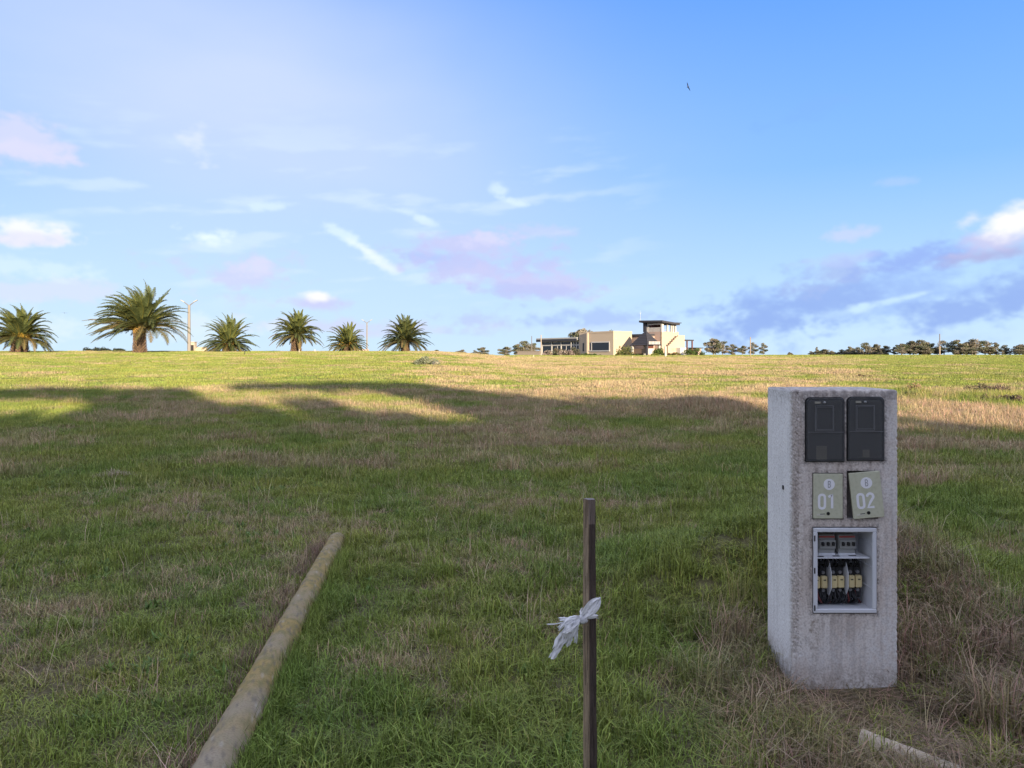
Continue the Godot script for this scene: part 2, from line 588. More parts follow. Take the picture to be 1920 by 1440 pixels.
# ------------------------------------------------------------------ leafy crowns
# clumps: array of [centre, radius]; leaves are bent quads facing all ways
func leaves(mb: MB, clumps: Array, per: int, size: float, cols: Array, flat := 0.75) -> void:
	for cl in clumps:
		var ctr: Vector3 = cl[0]
		var rad: float = cl[1]
		var base: Color = cols[rng.randi() % cols.size()]
		for k in per:
			var q := Vector3(rng.randfn(), rng.randfn() * flat, rng.randfn())
			var l := q.length()
			if l < 0.01: continue
			q = q / l * rad * pow(rng.randf(), 0.4)
			q.y *= flat
			var p := ctr + q
			var a := Vector3(rng.randfn(), rng.randfn(), rng.randfn()).normalized()
			var b := a.cross(Vector3(rng.randfn(), rng.randfn(), rng.randfn())).normalized()
			var s := size * rng.randf_range(0.6, 1.4)
			var t := rng.randf_range(0.65, 1.25)
			mb.col = Color(base.r * t, base.g * t, base.b * t * rng.randf_range(0.8, 1.1))
			var e := a * s
			var f := b * s * 0.42
			mb.quad(p - e * 0.5, p - f * 0.6, p + e * 0.5, p + f)

func trunk_mesh(pts: Array, radii: Array, cl: Color) -> MB:
	var mb := MB.new()
	mb.col = cl
	mb.tube(pts, radii, 8)
	return mb

# a round-headed tree; returns meshes [trunk, crown]
func tree_meshes(h: float, spread: float, bole: float, nclump: int, per: int, leaf: float, cols: Array, barkc: Color, sd: int) -> Array:
	rng.seed = sd
	var tb := MB.new()
	tb.col = barkc
	var lean := Vector3(rng.randf_range(-0.06, 0.06), 1, rng.randf_range(-0.06, 0.06))
	var top := lean * (h * 0.72)
	tb.tube([Vector3(0, -0.4, 0), lean * (h * 0.15), lean * (h * 0.42), top], [h * 0.030, h * 0.023, h * 0.015, h * 0.005], 7)
	var clumps := []
	for k in nclump:
		var an := TAU * k / nclump * 2.4 + rng.randf_range(-0.4, 0.4)
		var f := (k + 0.5) / nclump
		var y := lerpf(bole, 0.90, f) * h + rng.randf_range(-0.05, 0.05) * h
		var prof_r := sin(clampf((y / h - bole + 0.12) / (1.1 - bole), 0.05, 0.95) * PI)
		var rr := spread * prof_r * rng.randf_range(0.35, 0.95)
		var c := Vector3(cos(an) * rr, y, sin(an) * rr)
		clumps.append([c, spread * rng.randf_range(0.20, 0.48)])
		var st := lean * (y * rng.randf_range(0.55, 0.75))
		tb.tube([st, st.lerp(c, 0.55) + Vector3(0, -0.03 * h, 0), c], [h * 0.011, h * 0.007, h * 0.002], 5, false)
	var cb := MB.new()
	leaves(cb, clumps, per, leaf, cols)
	return [tb.mesh(), cb.mesh(), clumps]

func tree(called: String, label: String, meshes: Array, at: Vector3, turn: float, sc: Vector3, group: String) -> Node3D:
	var t := thing(called, label, "tree", at, group)
	t.rotation.y = turn
	t.scale = sc
	part("trunk", meshes[0], M.bark, t)
	part("crown", meshes[1], M.leaf, t)
	return t

# trees behind the viewer that throw the long shadow over the plot
const BREAK_Z := 26.0
const BREAK_TOP := [[-12.0, 8.7], [7.6, 8.7], [9.5, 9.4], [12.0, 10.0], [14.0, 9.9], [15.4, 9.2], [16.8, 8.8], [18.6, 9.3], [20.5, 10.2], [24.6, 10.1], [25.6, 8.9], [26.6, 8.3], [30.0, 8.0], [44.0, 8.2]]

func build_windbreak() -> void:
	var dark := [Color(0.05, 0.08, 0.03), Color(0.06, 0.09, 0.035), Color(0.045, 0.07, 0.03)]
	var kinds := []
	for k in 3:
		kinds.append(tree_meshes(10.0, 2.0, 0.07, 60, 210, 0.34, dark, Color(0.13, 0.1, 0.075), 700 + k))
	rng.seed = 77
	var x := -10.0
	while x < 42.0:
		var f := prof(BREAK_TOP, x) / 9.9 * rng.randf_range(0.985, 1.015)
		var z := BREAK_Z + rng.randf_range(-0.4, 0.4)
		tree("windbreak_tree", "dense evergreen tree of the windbreak row that shades the plot", kinds[rng.randi() % 3], Vector3(x, gh(x, z), z), rng.randf() * TAU, Vector3(f, f, f), "windbreak trees shading the plot")
		x += rng.randf_range(1.3, 1.7)
	x = -9.0
	while x < 42.0:
		var f := (prof(BREAK_TOP, x) - 1.2) / 9.9
		var z := BREAK_Z + 2.2
		tree("windbreak_tree", "dense evergreen tree of the windbreak's second row, a little lower than the first", kinds[rng.randi() % 3], Vector3(x, gh(x, z), z), rng.randf() * TAU, Vector3(f * 1.15, f, f * 1.15), "windbreak trees of the second row")
		x += rng.randf_range(1.7, 2.1)
	for x2 in [18.9, 20.6, 17.3]:
		tree("windbreak_tree", "dense evergreen tree of the windbreak's second row, a little lower than the first", kinds[1], Vector3(x2, gh(x2, BREAK_Z + 1.2), BREAK_Z + 1.2), x2, Vector3(1.1, 0.88, 1.1), "windbreak trees of the second row")
	# two taller trees with a long limb reaching out sideways above the row
	for q in [[11.0, 10.6, 3.3, 10.0, 801], [20.2, 11.2, 13.6, 10.75, 802]]:
		rng.seed = q[4]
		var w: float = q[0] - q[2]
		var h: float = q[1]
		var tb := MB.new()
		tb.col = Color(0.14, 0.11, 0.08)
		tb.tube([Vector3(0, -0.3, 0), Vector3(0.1, h * 0.5, 0), Vector3(-0.1, h * 0.8, 0), Vector3(-0.2, h * 0.96, 0)], [0.34, 0.25, 0.16, 0.05], 8)
		tb.tube([Vector3(0.05, h * 0.72, 0), Vector3(-w * 0.3, q[3] - 0.5, 0.2), Vector3(-w * 0.7, q[3] - 0.15, 0.1), Vector3(-w, q[3], 0)], [0.14, 0.10, 0.06, 0.02], 6)
		var cl := []
		for k in 26:
			var u := (k + rng.randf()) / 26.0
			cl.append([Vector3(-w * u, lerpf(h - 0.55, q[3], u) + rng.randf_range(-0.22, 0.22) * (1.2 - u), rng.randf_range(-0.5, 0.5)), lerpf(0.75, 0.34, u)])
		for k in 16: cl.append([Vector3(rng.randf_range(-1.2, 1.2), h - rng.randf_range(0.5, 3.0), rng.randf_range(-1.0, 1.0)), 0.8])
		var cb := MB.new()
		leaves(cb, cl, 230, 0.30, dark)
		tree("spreading_tree", "tall tree with a long sideways limb rising over the windbreak row", [tb.mesh(), cb.mesh()], Vector3(q[0], gh(q[0], BREAK_Z + 1.5), BREAK_Z + 1.5), 0.0, Vector3.ONE, "spreading trees over the windbreak")


# ------------------------------------------------------------------ far trees
func build_far_trees() -> void:
	var cols := [Color(0.15, 0.155, 0.10), Color(0.21, 0.19, 0.145), Color(0.11, 0.125, 0.075), Color(0.26, 0.225, 0.18)]
	var kinds := []
	for k in 5:
		kinds.append(tree_meshes(12.0, 4.6 + 0.5 * (k % 3), 0.12 + 0.05 * (k % 2), [16, 26, 20, 34, 14][k], 170, 0.62, cols, Color(0.34, 0.29, 0.25), 300 + k))
	rng.seed = 91
	# [px, base py, top py, depth, width factor]
	var row := [
		[1338, 664, 634, 330, 1.0], [1355, 664, 640, 335, 0.9], [1374, 664, 646, 340, 0.9], [1392, 664, 648, 338, 0.8], [1412, 664, 643, 342, 0.9], [1431, 664, 644, 345, 0.8],
		[1481, 667, 660, 420, 1.0], [1532, 667, 651, 430, 0.55], [1560, 667, 657, 430, 0.8], [1580, 667, 655, 430, 0.9], [1594, 667, 649, 425, 0.7], [1607, 667, 651, 425, 0.8],
		[1624, 667, 643, 400, 0.9], [1640, 667, 645, 402, 0.8], [1658, 667, 648, 404, 0.9], [1690, 664, 644, 390, 0.9], [1706, 664, 639, 390, 1.0], [1724, 664, 638, 388, 1.0], [1740, 664, 641, 392, 0.9],
		[1770, 664, 639, 385, 0.9], [1797, 664, 637, 380, 0.95], [1813, 664, 640, 382, 0.8], [1829, 664, 636, 380, 1.0], [1847, 664, 639, 384, 0.9], [1866, 664, 643, 388, 0.9], [1884, 664, 647, 392, 0.8], [1912, 664, 645, 380, 1.0], [1935, 664, 640, 378, 1.1]]
	for k in 64:      # lower growth that ties the row together
		var q: Array = row[6 + rng.randi() % 22]
		row.append([q[0] + rng.randf_range(-16.0, 16.0), q[1], q[1] - (q[1] - q[2]) * rng.randf_range(0.3, 0.8), q[3] + rng.randf_range(-12.0, 12.0), rng.randf_range(0.9, 1.5)])
	for a in row:
		var base := gp(a[0], a[3])
		base.y = minf(base.y, yat(a[1] + 2, a[3]))
		var h := yat(a[2], a[3]) - base.y
		var f := h / 11.6
		var lab := "grey green gum tree in the far row beyond the open field" if a[0] > 1460 else "grey green gum tree in the far clump beside the house"
		tree("gum_tree", lab, kinds[rng.randi() % 5], base, rng.randf() * TAU, Vector3(f * a[4] * 1.45, f, f * a[4] * 1.45), "gum trees of the far row" if a[0] > 1460 else "gum trees of the far clump")
	# beyond the crest, towards the house
	var behind := [[972, 668, 645, 230, 0.9], [985, 668, 640, 232, 1.0], [1001, 668, 644, 235, 0.8]]
	for a in behind:
		var base := gp(a[0], a[3])
		base.y = yat(a[1], a[3])
		var f := (yat(a[2], a[3]) - base.y) / 11.6
		tree("gum_tree", "gum tree close beside the end of the glazed wing", kinds[rng.randi() % 5], base, rng.randf() * TAU, Vector3(f * 1.5 * a[4], f, f * 1.5 * a[4]), "gum trees at the end of the house")
	var over := [[1077, 668, 624, 225, 1.0], [1092, 668, 615, 222, 1.1], [1105, 668, 621, 228, 0.9], [1144, 668, 620, 230, 0.6]]
	for a in over:
		var base := gp(a[0], a[3])
		base.y = gh(base.x, base.z) - 0.2
		var f := (yat(a[2], a[3]) - base.y) / 11.6
		tree("gum_tree", "gum tree rising behind the flat roof of the house", kinds[rng.randi() % 5], base, rng.randf() * TAU, Vector3(f * a[4], f, f * a[4]), "gum trees rising behind the house")
	# low dark scrub on the skyline
	var scrub := [[817, 656, 12.0], [829, 659, 8.0], [855, 659, 7.0], [866, 655, 9.0], [890, 657, 10.0], [905, 651, 14.0], [947, 650, 13.0]]
	for a in scrub:
		var d := 420.0
		var base := gp(a[0], d)
		base.y = yat(663, d) - 2.0
		var f: float = (yat(a[1], d) - base.y) / 11.6
		tree("low_tree", "small dark tree on the skyline between the last palm and the house", kinds[rng.randi() % 5], base, rng.randf() * TAU, Vector3(f * 1.6, f, f * 1.6), "small trees on the skyline")
	for a in [[183, 650, 46.0], [222, 652, 22.0]]:
		var d := 150.0
		var base := gp(a[0], d)
		base.y = yat(664, d)
		rng.seed = int(a[0])
		var hh := yat(a[1], d) - base.y
		var half: float = a[2] / FOCAL * d * 0.5
		var cl := []
		for k in 14: cl.append([Vector3(rng.randf_range(-half, half) * 0.85, hh * rng.randf_range(0.25, 0.7), rng.randf_range(-0.8, 0.8)), hh * 0.42])
		var cb := MB.new()
		leaves(cb, cl, 120, 0.22, [Color(0.035, 0.045, 0.03), Color(0.045, 0.055, 0.03)])
		var t := thing("bush", "wide low dark bush on the crest beside the biggest palm" if a[2] > 30 else "narrow low dark bush close to the biggest palm's trunk", "bush", base)
		part("foliage", cb.mesh(), M.leaf, t)
		part("stem", trunk_mesh([Vector3(0, -0.3, 0), Vector3(0.05, hh * 0.3, 0), Vector3(0, hh * 0.5, 0)], [0.08, 0.06, 0.03], Color(0.1, 0.08, 0.06)).mesh(), M.bark, t)


# ------------------------------------------------------------------ palms
func frond_mesh(len: float, elev: float, az: float, droop: float, wind: float, cl: Color, leaf: float) -> ArrayMesh:
	var mb := MB.new()
	var steps := 12
	var p := Vector3.ZERO
	var dirv := Vector3(cos(az) * cos(elev), sin(elev), sin(az) * cos(elev))
	var pts := [p]
	var dirs := [dirv]
	for k in steps:
		var f := float(k) / steps
		dirv = (dirv + Vector3.DOWN * droop * (0.25 + f) / steps + Vector3(-1, 0.05, 0.1) * wind * (0.2 + f) / steps).normalized()
		p += dirv * (len / steps)
		pts.append(p)
		dirs.append(dirv)
	var radii := []
	for k in steps + 1: radii.append(lerpf(0.045, 0.008, float(k) / steps))
	mb.col = Color(cl.r * 1.5 + 0.05, cl.g * 1.3 + 0.03, cl.b)
	mb.tube(pts, radii, 4, false)
	var st := 52
	for k in st:
		var f := 0.12 + 0.88 * (k + 0.5) / st
		var q := f * steps
		var j := mini(int(q), steps - 1)
		var o: Vector3 = pts[j].lerp(pts[j + 1], q - j)
		var t: Vector3 = dirs[j]
		var s := t.cross(Vector3.UP)
		if s.length() < 0.05: s = Vector3(0, 0, 1)
		s = s.normalized()
		var up := s.cross(t).normalized()
		var ll := leaf * sin(clampf(0.12 + f * 0.86, 0.0, 1.0) * PI * 0.93 + 0.12) * rng.randf_range(0.85, 1.1)
		for sg in [-1.0, 1.0]:
			var ld: Vector3 = (s * sg * 0.8 + t * (0.45 + 0.5 * f) + up * rng.randf_range(0.12, 0.45) + Vector3(-0.35, -0.08, 0) * wind).normalized()
			var w := t * 0.024
			var tn := rng.randf_range(0.75, 1.25)
			mb.col = Color(cl.r * tn, cl.g * tn, cl.b * tn)
			var tip := o + ld * ll + Vector3(0, -0.30 * ll, 0)
			var mid := o + ld * ll * 0.55
			mb.quad(o - w, o + w, mid + w * 1.1, mid - w * 1.1)
			mb.tri(mid - w * 1.1, mid + w * 1.1, tip)
	return mb.mesh()

func palm(px: float, d: float, base_py: float, trunk_h: float, trunk_r: float, reach: float, top: float, count: int, wind: float, low: float, label: String, sd: int, stalks: int, tone: Color) -> void:
	rng.seed = sd
	var at := gp(px, d)
	at.y = minf(at.y, yat(base_py + 1.0, d))
	var t := thing("palm_tree", label, "palm tree", at, "palms along the crest of the lawn")
	# trunk with the cut leaf bases as bosses
	var tb := MB.new()
	tb.col = Color(0.085, 0.06, 0.045)
	var ry := []
	var rr := []
	for k in 9:
		var f := k / 8.0
		ry.append(Vector3(0, -0.3 + f * (trunk_h + 0.4), 0))
		rr.append(trunk_r * (1.12 - 0.3 * sin(f * PI * 0.6) + 0.22 * f * f))
	tb.tube(ry, rr, 14)
	var trunk := part("trunk", tb.mesh(), M.bark, t)
	var bb := MB.new()
	var rows := int(trunk_h / 0.13) + 2
	for k in rows:
		var y := (k + 0.3) * (trunk_h + 0.1) / rows
		var f := y / (trunk_h + 0.1)
		var r := trunk_r * (1.12 - 0.3 * sin(f * PI * 0.6) + 0.22 * f * f)
		for s in 13:
			var an := TAU * (s + 0.5 * (k % 2)) / 13.0
			var o := Vector3(cos(an), 0, sin(an))
			var sd2 := Vector3(-o.z, 0, o.x)
			var cc := Color(0.10, 0.065, 0.045).lerp(Color(0.24, 0.15, 0.085), pow(rng.randf(), 1.5))
			if f > 0.75 and stalks > 0: cc = cc.lerp(Color(0.6, 0.36, 0.07), 0.6)
			bb.col = cc
			var tip := o * (r + rng.randf_range(0.07, 0.17)) + Vector3(0, y + 0.13, 0)
			bb.tri(o * r * 0.98 + sd2 * 0.085 + Vector3(0, y, 0), o * (r + 0.03) + Vector3(0, y - 0.08, 0), tip)
			bb.tri(o * (r + 0.03) + Vector3(0, y - 0.08, 0), o * r * 0.98 - sd2 * 0.085 + Vector3(0, y, 0), tip)
			bb.tri(o * r * 0.98 - sd2 * 0.085 + Vector3(0, y, 0), o * r * 0.98 + sd2 * 0.085 + Vector3(0, y, 0), tip)
	var bosses := part("leaf_base_stubs", bb.mesh(), M.bark, trunk)
	bosses.set_meta("kind", "stuff")
	# crown
	for k in count:
		var f := (k + 0.5) / count
		var elev := lerpf(1.45, low, pow(f, 0.85)) + rng.randf_range(-0.2, 0.2)
		var az := k * 2.39996 + rng.randf_range(-0.2, 0.2)
		var len := reach * lerpf(0.92, 1.05, f) * rng.randf_range(0.72, 1.12)
		if elev > 0.9: len = lerpf(len, top, 0.7) * rng.randf_range(0.9, 1.05)
		var side := cos(az)
		var cl := tone
		if f > 0.78: cl = cl.lerp(Color(0.20, 0.15, 0.07), rng.randf_range(0.1, 0.9))
		if f < 0.3: cl = cl.lerp(Color(0.15, 0.17, 0.05), 0.3)
		var fm := frond_mesh(len, elev, az, 1.75 - 0.45 * f + rng.randf_range(-0.5, 0.8), wind * rng.randf_range(0.7, 1.25) * (1.0 if side < 0.2 else 0.75), cl, reach * 0.165)
		part("frond", fm, M.leaf, t, Vector3(cos(az) * trunk_r * 0.5, trunk_h - 0.12 + 0.5 * (1.0 - f), sin(az) * trunk_r * 0.5))
	for k in stalks:
		var az := rng.randf() * TAU
		var b := MB.new()
		b.col = Color(0.62, 0.36, 0.05).lerp(Color(0.5, 0.4, 0.09), rng.randf())
		var o := Vector3(cos(az), 0, sin(az))
		var h0 := trunk_h + 0.1
		for q in 5:
			var e := rng.randf_range(0.5, 1.0)
			var j := Vector3(rng.randf_range(-0.15, 0.15), 0, rng.randf_range(-0.15, 0.15))
			b.tube([o * trunk_r * 0.6 + Vector3(0, h0, 0), o * (trunk_r + 0.35 * e) + Vector3(0, h0 + 0.3 * e, 0) + j, o * (trunk_r + 0.6 * e) + Vector3(0, h0 - 0.1, 0) + j * 2.0], [0.03, 0.02, 0.008], 4)
		part("fruit_stalk", b.mesh(), M.paint, t)

func build_palms() -> void:
	var g := Color(0.080, 0.100, 0.040)
	palm(37, 70, 660, 1.4, 0.66, 3.2, 3.0, 112, 0.8, -0.1, "stout windswept palm with an orange trunk top standing nearest the biggest palm", 11, 12, g)
	palm(262, 68, 661, 2.2, 0.50, 4.2, 3.8, 140, 1.35, 0.08, "biggest palm with fronds swept sideways over a thick brown trunk", 12, 3, g)
	palm(428, 82, 659, 0.85, 0.55, 2.9, 3.3, 100, 0.75, -0.4, "short trunked bushy palm next to the taller lamp post and small hut", 13, 5, g)
	palm(555, 84, 660, 1.9, 0.50, 2.8, 2.7, 104, 0.6, -0.12, "slender pale trunked palm with arching fronds between two bushier palms", 14, 0, g)
	palm(651, 92, 662, 1.0, 0.66, 2.4, 2.9, 100, 0.35, -0.2, "small bushy palm with yellow leaf bases beside the thinner lamp post", 15, 16, g)
	palm(760, 90, 662, 1.4, 0.48, 3.1, 3.0, 110, 0.12, -0.1, "evenly fan shaped dark palm at the end of the palm row", 16, 0, Color(0.055, 0.072, 0.036))


# ------------------------------------------------------------------ poles, lamp posts, stakes
func pole_thing(called: String, label: String, cat: String, px: float, d: float, top_py: float, r0: float, r1: float, cl: Color, base_py := 0.0) -> Node3D:
	var at := gp(px, d)
	if base_py > 0.0: at.y = minf(at.y, yat(base_py, d))
	var t := thing(called, label, cat, at)
	var h := yat(top_py, d) - at.y
	var b := MB.new()
	b.col = cl
	b.tube([Vector3(0, -0.3, 0), Vector3(0, h * 0.5, 0), Vector3(0, h, 0)], [r0, (r0 + r1) * 0.5, r1], 10)
	part("pole", b.mesh(), M.paint, t)
	t.set_meta("h", h)
	return t

func build_posts() -> void:
	for a in [[354.5, 96.0, 572.0, 0.22, "pale concrete lamp post with two short arms beside a small hut", 664.0], [688.0, 150.0, 605.0, 0.16, "thin lamp post with two short arms beside the small bushy palm", 664.0]]:
		var t := pole_thing("lamp_post", a[4], "lamp post", a[0], a[1], a[2], a[3], a[3] * 0.7, Color(0.27, 0.245, 0.22), a[5])
		var h: float = t.get_meta("h")
		for s in [-1.0, 1.0]:
			var b := MB.new()
			b.col = Color(0.2, 0.19, 0.19)
			b.tube([Vector3(0, h - 0.1, 0), Vector3(s * 0.35, h + 0.18, 0), Vector3(s * 0.62, h + 0.38, 0)], [0.07, 0.06, 0.05], 6)
			part("arm", b.mesh(), M.paint, t)
			var l := boxpart("lamp_head", Vector3(s * 0.80, h + 0.5, 0), Vector3(0.55, 0.11, 0.24), M.grey, t, 0.03, Basis(Vector3(0, 0, 1), s * 0.5))
			l.name = l.name
	# small hut and low walls at the foot of the lamp posts
	var d := 100.0
	var at := gp(361, d)
	at.y = yat(660, d)
	var hut := thing("meter_hut", "small square masonry hut at the foot of the pale lamp post", "hut", at)
	boxpart("body", Vector3(0, 0.62, 0), Vector3(0.8, 1.24, 0.8), M.cream, hut, 0.02)
	boxpart("roof", Vector3(0, 1.30, 0), Vector3(0.94, 0.1, 0.94), M.grey, hut, 0.02)
	boxpart("door", Vector3(0.12, 0.5, 0.405), Vector3(0.4, 0.8, 0.03), M.dark, hut)
	at = gp(375, d)
	at.y = yat(660, d)
	var wall := thing("low_wall", "low cream wall running from the small hut to the next palm", "wall", at)
	boxpart("wall", Vector3(0.15, 0.3, 0), Vector3(1.5, 0.6, 0.25), M.cream, wall, 0.02)
	boxpart("coping", Vector3(0.15, 0.63, 0), Vector3(1.6, 0.06, 0.35), M.grey, wall, 0.01)
	at = gp(679, 150)
	at.y = yat(662, 150)
	wall = thing("low_wall", "low pale wall behind the thin lamp post", "wall", at)
	boxpart("wall", Vector3(0, 0.35, 0), Vector3(2.6, 0.7, 0.3), M.pinkish, wall, 0.02)
	boxpart("coping", Vector3(0, 0.73, 0), Vector3(2.7, 0.06, 0.4), M.grey, wall, 0.01)
	# utility poles over the open field
	pole_thing("utility_pole", "pale wooden utility pole standing before the far clump of gum trees", "pole", 1407, 135, 632, 0.11, 0.08, Color(0.34, 0.27, 0.21), 679)
	var up := pole_thing("utility_pole", "grey utility pole with pale base standing before the long gum row", "pole", 1762, 210, 626, 0.16, 0.12, Color(0.2, 0.18, 0.17), 667)
	var band := MB.new()
	band.col = Color(0.40, 0.32, 0.24)
	band.tube([Vector3(0, -0.2, 0), Vector3(0, 2.6, 0)], [0.175, 0.165], 10)
	part("pale_base", band.mesh(), M.paint, up)
	pole_thing("utility_pole", "pale pole standing before the end of the glazed wing", "pole", 1014.5, 158, 628, 0.13, 0.1, Color(0.40, 0.34, 0.28), 666)
	pole_thing("utility_pole", "thin grey pole among the gum trees past the glazed wing", "pole", 997, 215, 630, 0.14, 0.1, Color(0.17, 0.16, 0.16), 665)
	# small boundary stakes out on the grass
	for a in [[459, 62, 659, 0.03, Color(0.03, 0.03, 0.03), "short black boundary stake on the lit lawn", 0.0], [561, 74, 655, 0.025, Color(0.6, 0.55, 0.48), "thin white boundary stake before the slender palm's trunk", 0.0],
			[590.5, 76, 655, 0.025, Color(0.65, 0.62, 0.58), "thin white boundary stake between the slender palm and the small bushy palm", 0.0], [1248, 120, 650, 0.16, Color(0.68, 0.60, 0.5), "short white painted post at the stair foot of the house", 0.0],
			[1186, 92, 668, 0.05, Color(0.6, 0.5, 0.38), "small pale stake in the dry grass before the pyramid roofed pavilion", 0.0], [1000.5, 100, 666, 0.05, Color(0.55, 0.5, 0.36), "small pale stake in the dry grass before the glazed wing", 0.0]]:
		var t := pole_thing("marker_stake", a[5], "stake", a[0], a[1], a[2], a[3], a[3] * 0.9, a[4])
		var cap := MB.new()
		cap.col = a[4]
		var hh: float = t.get_meta("h")
		cap.tube([Vector3(0, hh, 0), Vector3(0, hh + a[3], 0)], [a[3] * 0.9, a[3] * 0.2], 10)
		part("tip", cap.mesh(), M.paint, t)


# ------------------------------------------------------------------ the house
const TH := 55.0
var nL: Vector3      # normal of the faces that look towards us and to the left
var nR: Vector3
var house: Node3D

func on_plane(px: float, py: float, p0: Vector3, nn: Vector3) -> Vector3:
	var r := Vector3((px - CX) / FOCAL, (HORIZON - py) / FOCAL, -1.0)
	var e := Vector3(0, EYE, 0)
	return e + r * ((p0 - e).dot(nn) / r.dot(nn))

func zx(x: float) -> float: return 950.0 + x / 4.8
func zy(y: float) -> float: return 580.0 + y / 4.8

# block whose front lies on the plane (p0, nn) between two columns and two rows of the enlarged view of the house; it goes DEEP metres in
func slab(called: String, x0: float, y0: float, x1: float, y1: float, p0: Vector3, nn: Vector3, deep: float, m: Material, parent: Node, proud := 0.0, ch := 0.0) -> MeshInstance3D:
	var a := on_plane(zx(x0), zy(y0), p0, nn)
	var b := on_plane(zx(x1), zy(y1), p0, nn)
	var al := Vector3.UP.cross(nn).normalized()      # to the right
	var w := (b - a).dot(al)
	var mid := (a + b) * 0.5
	mid.y = (a.y + b.y) * 0.5
	var h := absf(a.y - b.y)
	var mb := MB.new()
	mb.box(Vector3.ZERO, Vector3(absf(w), h, deep), Basis(al, Vector3.UP, nn), ch)
	var base := Vector3.ZERO
	var up: Node = parent
	while up != self:
		base += (up as Node3D).position
		up = up.get_parent()
	return part(called, mb.mesh(), m, parent, mid + nn * (proud - deep * 0.5) - base)

